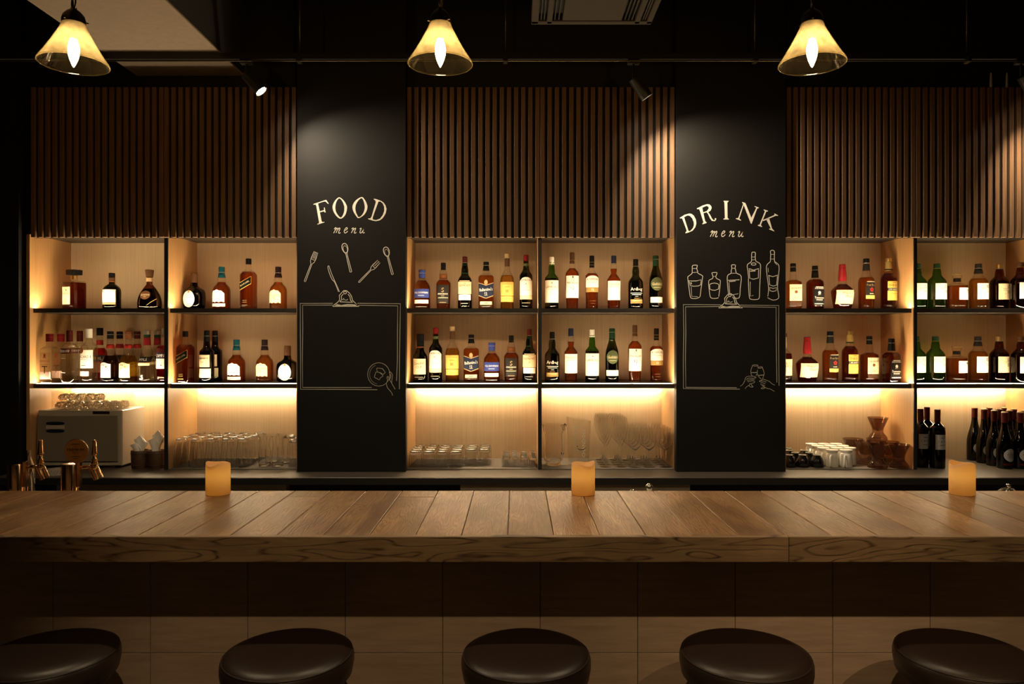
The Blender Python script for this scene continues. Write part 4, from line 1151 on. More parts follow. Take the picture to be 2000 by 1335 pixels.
kind('navy_cap', W, 'amber whisky bottle with a navy cap and plain white label', [(0, 11.6), (1.5, 12.3), (25, 12.8), (55, 13.4), (60, 12.2), (66, 8), (70, 5.8), (76, 6.6), (82, 6.5), (88, 5.0), (96, 4.8)], 'clear',
     [('cap', 89.5, 104.7, 5.1, 5.0, 'navy'), ('foil_line', 88.6, 89.5, 5.2, 5.2, 'silver_foil')],
     [('rect', 17.7, 55, 12.1, 'white', [('TALISKER', 48, 3.6, 'washed_ink'), ('▬▬▬▬▬▬▬▬▬', 43, 0.6, 'washed_ink'), ('10', 27, 2.4, 'washed_ink', 4)])], ('amber_red', 79))
kind('black_bulge', W, 'near-black whisky bottle with a bulging neck and white print', [(0, 13.8), (1.5, 14.5), (25, 14.5), (50, 14.5), (57, 12.5), (63, 8), (67, 6.6), (74, 6.9), (80, 6), (84, 5.1), (92, 4.9)], 'green_dark',
     [('cap', 84.4, 98, 5.2, 5.0, 'black'), ('foil_line', 83.6, 84.4, 5.3, 5.3, 'silver_foil')],
     [('rect', 9, 48, 13, None, [('Ardbeg', 38, 8.5, 'white'), ('▬▬▬▬▬▬▬▬', 31, 0.9, 'white'), ('▬▬▬▬▬▬', 28, 0.9, 'white'), ('▬▬', 24.5, 0.9, 'cream'), ('▬▬▬▬▬', 21, 0.6, 'tan')]), ('rect', 11, 19, 11.5, 'mudgold', [('▬▬▬▬▬▬', 16.5, 0.9, 'cream')])], ('dark_liquid', 56))
kind('tri_green', W, 'dark green whisky bottle with a round olive emblem and white strip', [(0, 12.3), (1.5, 13), (30, 13.1), (50, 13), (60, 12.3), (70, 9.6), (80, 6.6), (86, 5.6), (94, 5.5)], 'green_dark',
     [('cap', 84.4, 104.7, 5.9, 5.6, 'green_l'), ('foil_line', 97, 97.8, 5.9, 5.9, 'silver_foil')],
     [('oval', 36, 62, 11.3, 'olive', [('Glenfiddich', 49, 5.5, 'cream'), ('▬▬▬▬▬▬▬', 42, 0.6, 'cream')]), ('rect', 12.6, 23.5, 11.8, 'white', [])], ('dark_liquid', 66))
kind('club', W, 'dark whisky bottle with a black neck and cream script label', [(0, 13), (1.5, 14), (25, 14.2), (46, 14.2), (53, 12.4), (60, 8.2), (66, 7), (80, 6.8), (86, 6.6)], 'brown_dark',
     [('capsule', 69.5, 80, 7.3, 7.1, 'black'), ('cap', 80, 93.6, 7.1, 7.2, 'black'), ('foil_line', 67, 69.4, 7.5, 7.5, 'orange')],
     [('rect', 15.5, 45.7, 12.3, 'cream', [('Canadian', 37, 5, 'ink', 0, 0.12), ('Club', 30, 5, 'ink', 0, 0.12)]), ('rect', 5, 12, 10, None, [('▬▬▬▬▬▬▬▬', 10, 0.7, 'cream')])], ('dark_liquid', 56))
# --- right cabinet
kind('beam', W, 'squarish amber bourbon bottle with a cream label and black cap', [(0, 14.6), (1.5, 15.4), (30, 15.5), (50, 15.5), (54, 13.5), (57, 8), (60, 6.6), (68, 6.2), (76, 5.4), (84, 5.2)], 'clear',
     [('capsule', 73.5, 81, 5.7, 5.5, 'black'), ('cap', 81, 89.6, 5.6, 5.5, 'black'), ('foil_line', 82, 83, 5.8, 5.8, 'silver_foil')],
     [('rect', 16, 48, 12.4, 'cream', [('JIM BEAM', 40, 4.4, 'ink', 0, 0.05), ('●', 33.5, 6, 'orange'), ('▬▬▬', 22, 0.9, 'washed_ink')], 1.5), ('rect', 7, 14, 12, 'brownl', [], 1.5)], ('amber', 57), 4.0, 0.8, 57)
kind('jack', W, 'square dark bourbon bottle with an ornate black and white label', [(0, 12.4), (1.5, 13.2), (30, 13.3), (50, 13.3), (55, 11.8), (59, 8), (63, 6.6), (70, 6.2), (78, 5.6)], 'clear',
     [('capsule', 61.5, 77, 7.0, 5.8, 'black'), ('cap', 77, 85, 5.7, 5.6, 'black'), ('foil_line', 76, 76.7, 5.95, 5.95, 'silver_foil')],
     [('rect', 8, 44, 12.2, 'black', [("JACK DANIEL'S", 40, 3.6, 'white'), ('◉', 32, 6, 'white'), ('No. 7', 28, 1.8, 'white'), ('Tennessee', 22.5, 4.2, 'white'), ('WHISKEY', 18, 2.4, 'white'), ('▬▬▬▬▬', 10.5, 1.3, 'white'), ('▬▬▬▬▬', 43, 1.0, 'white')])], ('amber_deep', 58), 6.0, 1.0, 60)
kind('wax', W, 'broad-shouldered bourbon bottle dipped in dripping red wax', [(0, 15.4), (2, 16.6), (15, 18.6), (32, 21), (37, 20.4), (43, 15.5), (48, 9.4), (52, 7.4), (60, 7), (78, 6.2)], 'clear',
     [('wax_seal', 62, 80, 7.9, 6.7, 'wax_red'), ('cap', 80, 88, 6.6, 6.2, 'wax_red'), ('wax_drip', 55, 63, 7.6, 7.8, 'wax_red')],
     [('rect', 10, 37, 17.4, 'cream', [("Maker's", 31.5, 5.0, 'brownl', 3), ('Mark', 25, 5.0, 'brownl', 6)])], ('amber_deep', 49), 2.6, 0.82, 50)
kind('roses', W, 'amber bourbon bottle with a black and yellow rose label', [(0, 14), (1.5, 14.8), (30, 15), (54, 15), (61, 12.8), (66, 8.6), (70, 7.4), (76, 6.8), (92, 5.6)], 'clear',
     [('capsule', 76, 88.5, 6.9, 6.0, 'ink'), ('cap', 91, 99, 5.9, 5.8, 'black'), ('cap_ring', 88.5, 91, 5.6, 5.6, 'silver_foil')],
     [('rect', 27, 52, 11, 'ink', [('Four Roses', 47, 4.2, 'tan'), ('✿', 38, 8, 'red'), ('▬▬▬', 30, 0.9, 'cream')], 2.5), ('rect', 20, 26.8, 11, 'yellow_l', [], 2.5), ('rect', 52.6, 53.8, 9, 'cream', [], 2.5)], ('amber', 62))
kind('harper', W, 'amber bourbon bottle with a gold cap and yellow label', [(0, 14), (1.5, 15), (30, 15.3), (58, 15.3), (66, 12), (71, 8.2), (76, 7), (92, 5.6)], 'clear',
     [('capsule', 74, 93, 7.2, 5.8, 'mudgold'), ('cap', 93, 100, 5.8, 5.7, 'gold_foil'), ('neck_band', 76, 79, 7.3, 7.1, 'ink')],
     [('rect', 17, 54, 11.8, 'yellow_l', [('●●●●', 46, 4.4, 'mudgold'), ('▬▬▬▬', 51.5, 0.6, 'brownl'), ('▬▬▬▬▬▬▬▬', 30, 0.6, 'brownl')], 2.2), ('rect', 35.5, 41, 11.9, 'ink', [('I.W.HARPER', 38.2, 4, 'white')], 2.2)], ('amber_deep', 70))
kind('turkey', W, 'amber bourbon bottle half hidden by the DRINK board', [(0, 13.5), (1.5, 14.5), (30, 14.8), (52, 14.8), (59, 11), (64, 6), (72, 4.6), (88, 4.4)], 'clear',
     [('neck_label', 66, 88, 5, 4.7, 'tan'), ('cap', 88, 96, 5.8, 5.2, 'brownl')],
     [('rect', 13, 45, 13.2, 'cream', [('WILD', 36, 4.4, 'ink'), ('TURKEY', 31, 4.4, 'ink')])], ('amber_deep', 56))
JP = [(0, 15.8), (1.5, 16.8), (25, 17), (50, 17), (57, 15.2), (62, 11), (66, 8.2), (72, 7.6), (80, 6.3), (86, 6)]
def jp_label(m_, kanji, top, ink='ink', dx=5.6):
    return [('rect', 19, 50, 14, m_, [(kanji[0], 44, 7.5, ink, dx), (kanji[1:] or '', 34, 7.5, ink, dx) if len(kanji) > 1 else (kanji, 40, 2, ink, dx), ('▬▬▬▬', 40, 0.7, 'washed_ink', -3), ('▬▬▬▬▬', 37, 0.5, 'washed_ink', -3), ('▬▬▬', 30, 0.5, 'washed_ink', -3)], 2.2)]
kind('grove', W, 'green whisky bottle with a green cap and white brush-script label', JP, 'green',
     [('cap', 80, 89, 6.3, 6.1, 'green_l'), ('foil_line', 79.4, 80.3, 6.5, 6.5, 'gold_foil')], jp_label('white', '白州', 'HAKUSHU'))
kind('plain_gold', W, 'pale gold whisky bottle with a flared dark cap and white label', JP, 'clear',
     [('capsule', 70, 79.5, 8.2, 6.5, 'ink'), ('cap', 80.4, 89, 6.3, 6.1, 'ink'), ('foil_line', 79.5, 80.4, 6.6, 6.6, 'silver_foil')], jp_label('white', '知多', 'CHITA'), ('gold', 60))
kind('gorge', W, 'dark amber whisky bottle with a gold cap and yellowish label', JP, 'brown',
     [('cap', 80.4, 89, 6.4, 6.2, 'gold_foil'), ('foil_line', 79.5, 80.4, 6.6, 6.6, 'silver_foil')], jp_label('cream', '山崎', 'YAMAZAKI'), ('amber_deep', 58))
kind('gorge_dark', W, 'dark amber whisky bottle with a brown cap at the frame edge', JP, 'brown',
     [('cap', 80.4, 89, 6.4, 6.2, 'brownl'), ('foil_line', 79.5, 80.4, 6.6, 6.6, 'gold_foil')], jp_label('white', '山崎', 'YAMAZAKI'), ('amber_deep', 58))
kind('facet', 'whisky_decanter', 'squat faceted whisky decanter with a round glass stopper', [(0, 17.5), (2, 19.2), (25, 19.4), (44, 19.4), (48, 17.5), (51, 10), (53, 6.8), (60, 6.4)], 'clear',
     [('neck_band', 54, 60.4, 6.9, 6.9, 'ink'), ('stopper', 60.6, 70, 8.2, 9.2, 'clear'), ('stopper_top', 67.5, 70.2, 9.3, 9.3, 'gold_foil')],
     [('rect', 18.4, 41.6, 12, 'white', [('響', 35, 8, 'ink', 7), ('▬▬▬', 26, 0.7, 'washed_ink', -2)], 5)], ('amber', 46), 2.0, 0.85, 52)
# --- wine
kind('bordeaux', 'wine_bottle', 'dark red wine bottle with a pale label', [(0, 12.6), (1.5, 13.3), (40, 13.4), (72, 13.4), (79, 11.2), (84, 6.8), (88, 5), (110, 4.9)], 'wine_green',
     [('capsule', 88, 111, 5.3, 5.4, 'darkred')], [('rect', 36, 64, 12, 'grey', [('▬▬▬', 58, 0.9, 'ink'), ('▬▬▬▬', 44, 0.8, 'ink'), ('▬▬▬', 51, 1.6, 'ink')], 2.0), ], ('dark_liquid', 84))
kind('burgundy', 'wine_bottle', 'dark wine bottle with a red screw cap and a round label', [(0, 13.2), (1.5, 13.9), (20, 14.1), (38, 13.9), (52, 11.8), (66, 8.2), (78, 5.9), (90, 5.2), (104, 5.1)], 'wine_green',
     [('screw_cap', 86, 106, 5.6, 5.6, 'darkred'), ('cap_top', 104.6, 106.6, 5.65, 5.4, 'tan')], [('oval', 14, 38, 11.2, 'grey', [('❀', 26.5, 12, 'washed_ink'), ('▬▬▬▬', 36, 0.6, 'ink')], 1.5), ('rect', 7, 10.5, 11.5, 'darkred', [], 1.5)], ('dark_liquid', 70))

WORDS = {}
def row(z, cab, shelf, items):
    for it in items:
        key, px = it[0], it[1]
        o = it[2] if len(it) > 2 else {}
        K = KINDS[key]
        lab = o.get('label') or f"{K.desc}, {shelf} shelf, {cab} cabinet"
        put_bottle(key, px, z, o.get('Y', YBOT), o.get('yaw', 0), lab, f'bottles on the {shelf} shelf of the {cab} cabinet', o.get('s', 1.0))
U, Lw = 'upper', 'lower'
row(Z_S1, 'left', U, [('almond', 145, dict(yaw=-24)), ('squat_black', 218.5, dict(yaw=-10)), ('teardrop', 292, dict(yaw=-8)), ('jug', 379, dict(yaw=-14)),
                      ('crest_teal', 433, dict(yaw=-12)), ('square_slant', 485.5, dict(yaw=-12)), ('crest_plum', 543.5, dict(yaw=-12))])
row(Z_S2, 'left', Lw, [('gin', 97, dict(yaw=-8, Y=4.15, label='clear square gin bottle with red cap at the front, lower shelf, left cabinet')),
                       ('gin', 119, dict(yaw=-8, Y=4.26, label='clear square gin bottle with red cap behind another, lower shelf, left cabinet')),
                       ('vodka', 136, dict(yaw=-14, Y=4.16, label='clear vodka bottle with dark red cap at the front, lower shelf, left cabinet')),
                       ('vodka', 156, dict(yaw=-14, Y=4.33, label='clear vodka bottle with dark red cap behind another, lower shelf, left cabinet')),
                       ('rum', 174, dict(yaw=-12, Y=4.20)), ('aperitif', 195, dict(yaw=-8, Y=4.32)),
                       ('liq_cassis', 215.5, dict(yaw=-16, Y=4.20)), ('liq_black', 234, dict(Y=4.33)), ('liq_peach', 251, dict(yaw=-12, Y=4.20)), ('liq_clear', 268, dict(Y=4.335)),
                       ('cone', 287.3, dict(yaw=-8, Y=4.20, label='conical-necked clear liqueur bottle with red neck band, front one on lower shelf, left cabinet')),
                       ('cone', 307.5, dict(yaw=-8, Y=4.36, label='conical-necked clear liqueur bottle with red neck band, behind the red bitters bottle')),
                       ('bitter', 322, dict(Y=4.20)),
                       ('square_slant', 362, dict(yaw=-12, Y=4.16)), ('dark_tall', 404, dict(yaw=-14, Y=4.20, label='tall near-black whisky bottle with two-part cream label, front one of a pair')),
                       ('dark_tall', 420, dict(yaw=-20, Y=4.31, label='tall near-black whisky bottle with two-part cream label, rear one of a pair')),
                       ('crest_teal', 462, dict(yaw=-10)), ('crest_plum', 517, dict(yaw=-10)), ('jug', 561.5, dict(yaw=-3))])
row(Z_S1, 'middle', U, [('blue_round', 824.3), ('grey_label', 866), ('green_cream', 908), ('chevron', 949.5), ('golden_tall', 990.5), ('irish', 1027.3),
                        ('white_cap', 1077.5), ('tall_brown', 1117.5, dict(yaw=2)), ('arch_black', 1156, dict(yaw=2)), ('navy_cap', 1198.7), ('black_bulge', 1241.5), ('tri_green', 1280.7, dict(yaw=3))])
row(Z_S2, 'middle', Lw, [('club', 821, dict(yaw=-6)), ('irish', 851, dict(yaw=-3)), ('golden_tall', 883.5), ('chevron', 920.5), ('blue_round', 960.5), ('grey_label', 998.5), ('green_cream', 1033.8),
                         ('black_bulge', 1078.5), ('navy_cap', 1115), ('white_cap', 1156.5), ('tri_green', 1195.3), ('tall_brown', 1240, dict(yaw=2)), ('arch_black', 1282, dict(yaw=2))])
row(Z_S1, 'right', U, [('beam', 1549), ('jack', 1591.8, dict(yaw=16)), ('wax', 1645.3, dict(yaw=3)), ('roses', 1692, dict(yaw=6)), ('harper', 1735.5, dict(yaw=6)),
                       ('grove', 1791.5, dict(label='green whisky bottle with green cap beside the divider, upper shelf, right cabinet')), ('grove', 1830, dict(yaw=6)), ('facet', 1869.5, dict(yaw=6)), ('plain_gold', 1911, dict(yaw=6)),
                       ('gorge', 1952, dict(yaw=6, Y=4.27)), ('gorge_dark', 1993.5, dict(yaw=4, Y=4.17))])
row(Z_S2, 'right', Lw, [('turkey', 1531.5), ('wax', 1576.5, dict(yaw=3)), ('roses', 1621.5, dict(yaw=6)), ('harper', 1660, dict(yaw=6)), ('beam', 1698, dict(yaw=8)), ('jack', 1741, dict(yaw=16, Y=4.17)),
                        ('grove', 1789, dict(label='green whisky bottle with green cap beside the divider, lower shelf, right cabinet')), ('grove', 1827, dict(yaw=6)), ('facet', 1868.5, dict(yaw=6)), ('plain_gold', 1910, dict(yaw=6)),
                        ('gorge', 1951.5, dict(yaw=6)), ('gorge_dark', 1994.5, dict(yaw=4, Y=4.17))])
# wine on the back counter
for px, Y, lab in ((1798, 4.16, 'dark red wine bottle on the back counter, half hidden by the cabinet divider'), (1810.5, 4.27, 'dark red wine bottle standing behind two others on the back counter'),
                   (1831, 4.125, 'dark red wine bottle with pale label, nearest the candle on the bar')):
    put_bottle('bordeaux', px, Z_C, Y, 4, lab, 'claret bottles on the back counter')
ORD = ['first', 'second', 'third', 'fourth', 'fifth', 'sixth']
ROWN = ['front row', 'second row', 'third row', 'back row']
for k, X in enumerate((2.702, 2.789, 2.874)):
    for r, Y in enumerate((4.115, 4.205, 4.295, 4.385)):
        if k == 2 and r == 0: continue
        put_bottle('burgundy', VX + X * F / Y, Z_C, Y, 4, f'dark screw-cap wine bottle with round label, {ROWN[r]}, {ORD[k]} from the claret bottles', 'screw-cap wine bottles on the back counter')

# ------------------------------------------------------------------ glassware, crockery and the rest
for i, (a, b_) in enumerate(BAYS[1:5]):
    labs = ['grey ribbed drip mat under the highball glasses', 'grey ribbed drip mat under the upturned rocks glasses', 'grey ribbed drip mat under the stemmed glasses', 'grey ribbed drip mat under cups and smoked glass dishes']
    box('drip_mat', 'mat_grey', None, a + 0.004, b_ - 0.004, YF + 0.012, YB - 0.004, Z_C + 0.0005, Z_C + 0.0045, c=0.001, label=labs[i], cat='mat')
ZM = Z_C + 0.0048

def shell(prof_out, prof_in, seg=24, n=2.0):
    b = MB()
    P = prof_out + prof_in[::-1]
    b.lathe(P, seg, n, cap0=True, cap1=True)
    return b
def stem_of(me_list, name, label, cat, group, loc, rz=0.0):
    t = thing(name, label, cat, loc, rz, group)
    for nm, me in me_list: link(nm, me, t)
    return t

def upturned(name, wall, base, loc, label, cat, group):
    t = thing(name, label, cat, loc, random.uniform(0, 6), group)
    link('wall', wall, t); link('base', base, t)
    return t
def puck(z0, z1, r0, r1, name='base'):
    e = (z1 - z0) * 0.22
    return MB().lathe([(z0, r0 * 0.80), (z0 + e, r0), (z1 - e, r1), (z1, r1 * 0.88)], 28).mesh(name, 'thick_glass', True)
# highball glasses, upside down
H = 0.158
def wall(prof, w):
    b = MB().lathe(prof, 28, cap0=False, cap1=False)
    b.lathe([(z, r - w) for z, r in prof][::-1], 28, cap0=False, cap1=False)
    n = len(prof) * 28
    for i in range(28):
        j = (i + 1) % 28
        b.F.append((j, i, 2 * n - 28 + i, 2 * n - 28 + j))
    return b.mesh('wall', 'crystal', True, 60)
hb = wall([(0.0, 0.0405), (0.06, 0.0375), (H - 0.02, 0.0312)], 0.0014)
hb_base = puck(H - 0.0195, H, 0.0308, 0.0285)
for r in range(4):
    for c in range(5):
        Y = 4.135 + r * 0.082
        X = PX(347 + c * 31, 4.14) + (0.010 if r % 2 else 0) + random.uniform(-0.002, 0.002)
        X = max(X, BAYS[1][0] + 0.043 + c * 0.086)
        upturned('highball_glass', hb, hb_base, (X, Y, ZM), label=f'upturned clear highball glass, {ROWN[r]}, {ORD[c]} from the napkin pots', cat='glass', group='highball glasses standing upside down')
# carafes and goblets right of them
cf = shell([(0.0, 0.027), (0.004, 0.032), (0.03, 0.0345), (0.08, 0.0325), (0.118, 0.0255), (0.145, 0.028), (0.165, 0.0345)], [(0.010, 0.024), (0.012, 0.029), (0.03, 0.0325), (0.08, 0.0305), (0.118, 0.0235), (0.145, 0.0262), (0.165, 0.0332)]).mesh('body', 'crystal', True, 40)
hd = MB().tube([(0.034, 0, 0.05), (0.055, 0, 0.06), (0.062, 0, 0.09), (0.052, 0, 0.12), (0.03, 0, 0.128)], 0.004, 8).mesh('handle', 'crystal', True)
lips = MB().tube([(-0.026, -0.018, 0.160), (-0.033, -0.025, 0.168)], [0.009, 0.005], 10).mesh('spout', 'crystal', True)
for px, Y, lab in ((517, 4.155, 'clear glass creamer jug nearest the highball glasses, front row'), (542.5, 4.16, 'clear glass creamer jug beside the upturned goblets, front row'),
                   (530, 4.27, 'clear glass creamer jug in the back row beside the highball glasses'), (554.5, 4.275, 'clear glass creamer jug in the back row beside the goblets')):
    stem_of([('body', cf), ('spout', lips)], 'glass_jug', lab, 'jug', 'glass jugs on the left drip mat', (PX(px, Y), Y, ZM))
gb = wall([(0.0, 0.037), (0.06, 0.0405), (0.11, 0.0405), (0.128, 0.038)], 0.0014)
gb_base = puck(0.1285, 0.150, 0.0375, 0.026)
for k, (X, Y) in enumerate(((BAYS[1][1] - 0.042, 4.17), (BAYS[1][1] - 0.042, 4.254), (BAYS[1][1] - 0.042, 4.338), (BAYS[1][1] - 0.126, 4.36))):
    upturned('tumbler', gb, gb_base, (X, Y, ZM), label='rounded upturned tumbler beside the FOOD board, ' + ('front one', 'second from front', 'third from front', 'rearmost one')[k], cat='glass', group='rounded tumblers standing upside down')

# rocks glasses, upside down, and shot glasses
rk = wall([(0.0, 0.0355), (0.04, 0.035), (0.068, 0.0338)], 0.0014)
rk_base = puck(0.0685, 0.090, 0.0335, 0.031)
for c in range(6):
    for r in range(4):
        if c >= 4 and r == 0: continue
        Y = 4.13 + r * 0.078
        X = PX(811.5 + c * 26.4, 4.13) + (0.004 if c >= 4 else 0)
        X = max(X, BAYS[2][0] + 0.037 + 0.0722 * c)
        upturned('rocks_glass', rk, rk_base, (X, Y, ZM), label=f'upturned clear rocks glass, {ROWN[r]}, {ORD[c]} from the FOOD board', cat='glass', group='rocks glasses standing upside down')
sg = wall([(0.0, 0.0215), (0.022, 0.0235), (0.038, 0.0212)], 0.0012)
sg_base = puck(0.0385, 0.058, 0.0208, 0.0165)
for c in range(4):
    for r in range(4):
        Y = 4.135 + r * 0.062 + (0.02 if c < 2 else 0)
        X = BAYS[2][1] - 0.026 - (3 - c) * 0.0505
        upturned('shot_glass', sg, sg_base, (X, Y, ZM), label=f'small upturned shot glass, {ROWN[r]}, {ORD[c]} from the rocks glasses', cat='glass', group='shot glasses standing upside down')

# beer pitcher
Yp = 4.19
P0 = [(0.0, 0.036), (0.006, 0.040), (0.02, 0.040), (0.03, 0.052), (0.05, 0.056), (0.12, 0.050), (0.175, 0.050), (0.195, 0.058), (0.228, 0.063)]
P1 = [(0.026, 0.030), (0.03, 0.044), (0.05, 0.052), (0.12, 0.0465), (0.175, 0.0465), (0.195, 0.0545), (0.228, 0.0605)]
t = thing('beer_pitcher', 'clear glass beer pitcher with moulded rim beside the acrylic ice bucket', 'pitcher', (PX(1081, Yp), Yp, ZM), 0)
link('body', shell(P0, P1, 32).mesh('body', 'crystal', True, 40), t)
MB().tube([(0.056, 0, 0.20), (0.062, 0.02, 0.205), (0.066, 0.05, 0.17), (0.062, 0.055, 0.12), (0.058, 0.03, 0.07), (0.05, 0.01, 0.06)], 0.007, 8).put('handle', 'crystal', t, True)
MB().tube([(0.050, -0.02, 0.215), (0.068, -0.026, 0.232)], [0.016, 0.008], 10).put('spout', 'crystal', t, True)
# acrylic ice bucket with etched lettering
Yi = 4.20
t = thing('ice_bucket', 'clear acrylic ice bucket with white lettering running up its side', 'ice bucket', (PX(1130, Yi), Yi, ZM), radians(8))
O_ = [(0.0, 0.054), (0.004, 0.058), (0.12, 0.062), (0.235, 0.067), (0.26, 0.068)]
I_ = [(0.018, 0.050), (0.022, 0.053), (0.12, 0.0585), (0.235, 0.0635), (0.26, 0.0645)]
b = MB().lathe(O_ + I_[::-1], 40, 3.2, 0.85, wob=lambda a, z: (0.012 * (-cos(a)) if z > 0.25 else 0.0))
b.put('body', 'acrylic', t, True, 40)
for mirror, mat, x0, z0, off in ((1, 'chalk', 0.017, 0.125, -0.0620 * 0.85), (-1, 'chalk_soft', -0.006, 0.14, 0.055 * 0.85)):
    tv, tf, tw = text_mesh('CHANDON')
    sz = 0.020 if mirror == 1 else 0.019
    V = []
    for (x, y) in tv:
        u, v = x * sz * 1.05, y * sz
        V.append((x0 - v * mirror, off - 0.0006, z0 + u))
    mesh_ = mesh('lettering', V, tf, mat)
    link('lettering', mesh_, t)
pts = [(0.004 + 0.026 * cos(radians(a)), -0.0535, 0.112 + 0.02 * sin(radians(a))) for a in range(200, 345, 12)]
MB().tube(pts, [0.0008 + 0.0018 * sin(pi * i / (len(pts) - 1)) for i in range(len(pts))], 6).put('emblem_arc', 'ink', t, True)
MB().lathe([(-0.0045, 0.0004), (0, 0.0045), (0.0045, 0.0004)], 8, 1.2, 0.3).put('emblem_star', 'ink', t, loc=(-0.018, -0.0540, 0.112))

# stemmed glasses
def stemware(bowl_o, bowl_i, z0, foot_r, stem_r):
    bw = MB().lathe(bowl_o + bowl_i[::-1], 28).mesh('bowl', 'crystal', True, 50)
    st = MB().lathe([(0.006, stem_r * 2.2), (0.012, stem_r * 1.2), (z0 * 0.6, stem_r), (z0 - 0.01, stem_r * 1.2), (z0, stem_r * 2)], 12, cap0=False, cap1=False).mesh('stem', 'thick_glass', True)
    ft = MB().lathe([(0.0, foot_r), (0.0012, foot_r), (0.003, foot_r * 0.5), (0.006, stem_r * 2.2)], 28).mesh('foot', 'thick_glass', True, 40)
    return [('bowl', bw), ('stem', st), ('foot', ft)]
tall = stemware([(0.112, 0.004), (0.125, 0.012), (0.16, 0.029), (0.20, 0.039), (0.235, 0.040), (0.272, 0.0345)], [(0.117, 0.003), (0.128, 0.011), (0.16, 0.0277), (0.20, 0.0377), (0.235, 0.0388), (0.272, 0.0335)], 0.112, 0.036, 0.0033)
wine = stemware([(0.092, 0.005), (0.098, 0.014), (0.115, 0.030), (0.135, 0.0375), (0.16, 0.038), (0.20, 0.033), (0.215, 0.031)], [(0.096, 0.004), (0.102, 0.013), (0.117, 0.0287), (0.136, 0.0362), (0.16, 0.0367), (0.20, 0.0318), (0.215, 0.030)], 0.092, 0.034, 0.0033)
for c, px in enumerate((1183.5, 1212.5)):
    for r in range(4):
        Y = 4.135 + r * 0.080
        if c == 1 and r == 0: Y = 4.14
        stem_of(tall, 'champagne_glass', f'tall tulip-shaped stemmed glass, {ROWN[r]}, {"nearer" if c == 0 else "farther from"} the ice bucket', 'glass', 'tall stemmed glasses on the drip mat', (PX(px, 4.135) - 0.0, Y, ZM))
for c, px in enumerate((1240.5, 1268, 1300)):
    for r in range(4):
        Y = 4.13 + r * 0.078
        stem_of(wine, 'wine_glass', f'round-bowled stemmed wine glass, {ROWN[r]}, {ORD[2 - c]} from the DRINK board', 'glass', 'wine glasses on the drip mat', (PX(px, 4.13) - r * 0.002, Y, ZM))

# cups
cup_b = MB().lathe([(0.0, 0.036), (0.004, 0.0385), (0.03, 0.035), (0.052, 0.0265), (0.058, 0.0215), (0.060, 0.0205), (0.066, 0.0205)], 28).mesh('cup_body', 'black_glaze', True, 40)
cup_r = MB().lathe([(0.0660, 0.0205), (0.0672, 0.0195), (0.0672, 0.0165), (0.0650, 0.0160)], 24, cap0=False, cap1=True).mesh('foot_ring', 'porcelain', True, 40)
for r, pxs in enumerate(((1541, 1564.5, 1594), (1552, 1579.5), (1541, 1570), (1538,))):
    Y = 4.135 + r * 0.085
    for px in pxs:
        X = max(PX(px, 4.14 + r * 0.085), BAYS[4][0] + 0.040 + 0.08 * pxs.index(px))
        stem_of([('cup_body', cup_b), ('foot_ring', cup_r)], 'coffee_cup', f'upturned black glazed cup with pale foot ring, {ROWN[r]}, {ORD[pxs.index(px)]} from the DRINK board', 'cup', 'black cups standing upside down', (X, Y, ZM))
mug_b = MB().lathe([(0.0, 0.0325), (0.003, 0.034), (0.06, 0.032), (0.074, 0.030), (0.076, 0.028), (0.080, 0.028), (0.092, 0.0335), (0.094, 0.0335)], 28).mesh('cup_body', 'porcelain', True, 40)
mug_r = MB().lathe([(0.094, 0.0335), (0.0955, 0.032), (0.0955, 0.029), (0.0915, 0.028)], 28, cap0=False).mesh('foot_ring', 'porcelain', True, 40)
mug_h = MB().tube([(-0.028, -0.012, 0.066), (-0.044, -0.018, 0.064), (-0.051, -0.021, 0.050), (-0.050, -0.021, 0.026), (-0.046, -0.018, 0.008), (-0.034, -0.013, 0.004)], 0.0055, 8).mesh('handle', 'porcelain', True)
for r, pxs in enumerate(((1625, 1652.5), (1608, 1634, 1660), (1597, 1621.5, 1646), (1585, 1609, 1633))):
    Y = 4.135 + r * 0.080
    for px in pxs:
        stem_of([('cup_body', mug_b), ('foot_ring', mug_r), ('handle', mug_h)], 'mug', f'upturned white porcelain mug, {ROWN[r]}, {ORD[pxs.index(px)]} from the black cups', 'mug', 'white mugs standing upside down', (PX(px, Y), Y, ZM), radians(36))
# smoked glass dessert dishes
Do = [(0.0, 0.051), (0.004, 0.053), (0.014, 0.051), (0.026, 0.042), (0.042, 0.030), (0.052, 0.0285), (0.070, 0.033), (0.10, 0.046), (0.128, 0.0565)]
Di = [(0.050, 0.004), (0.056, 0.022), (0.072, 0.030), (0.10, 0.0438), (0.128, 0.0550)]
dd = MB().lathe(Do + Di[::-1], 32).mesh('dessert_dish', 'smoke', True, 40)
for px, Y, z, lab in ((1714, 4.112, ZM, 'hourglass smoked glass dessert dish in front, beside the white mugs'), (1763, 4.112, ZM, 'hourglass smoked glass dessert dish in front, against the divider'),
                      (1690, 4.23, ZM, 'hourglass smoked glass dessert dish in the middle row, left one'), (1738, 4.23, ZM, 'hourglass smoked glass dessert dish in the middle row, right one'),
                      (1666, 4.35, ZM, 'hourglass smoked glass dessert dish in the back row, behind the white mugs'), (1712, 4.35, ZM, 'hourglass smoked glass dessert dish in the back row, right one'),
                      (1714.5, 4.30, ZM + 0.1285, 'hourglass smoked glass dessert dish stacked on top of the others')):
    X = min(PX(px, Y), BAYS[4][1] - 0.058)
    link('dessert_dish', dd, None, loc=(X, Y, z), label=lab, cat='dish', group='smoked glass dessert dishes')

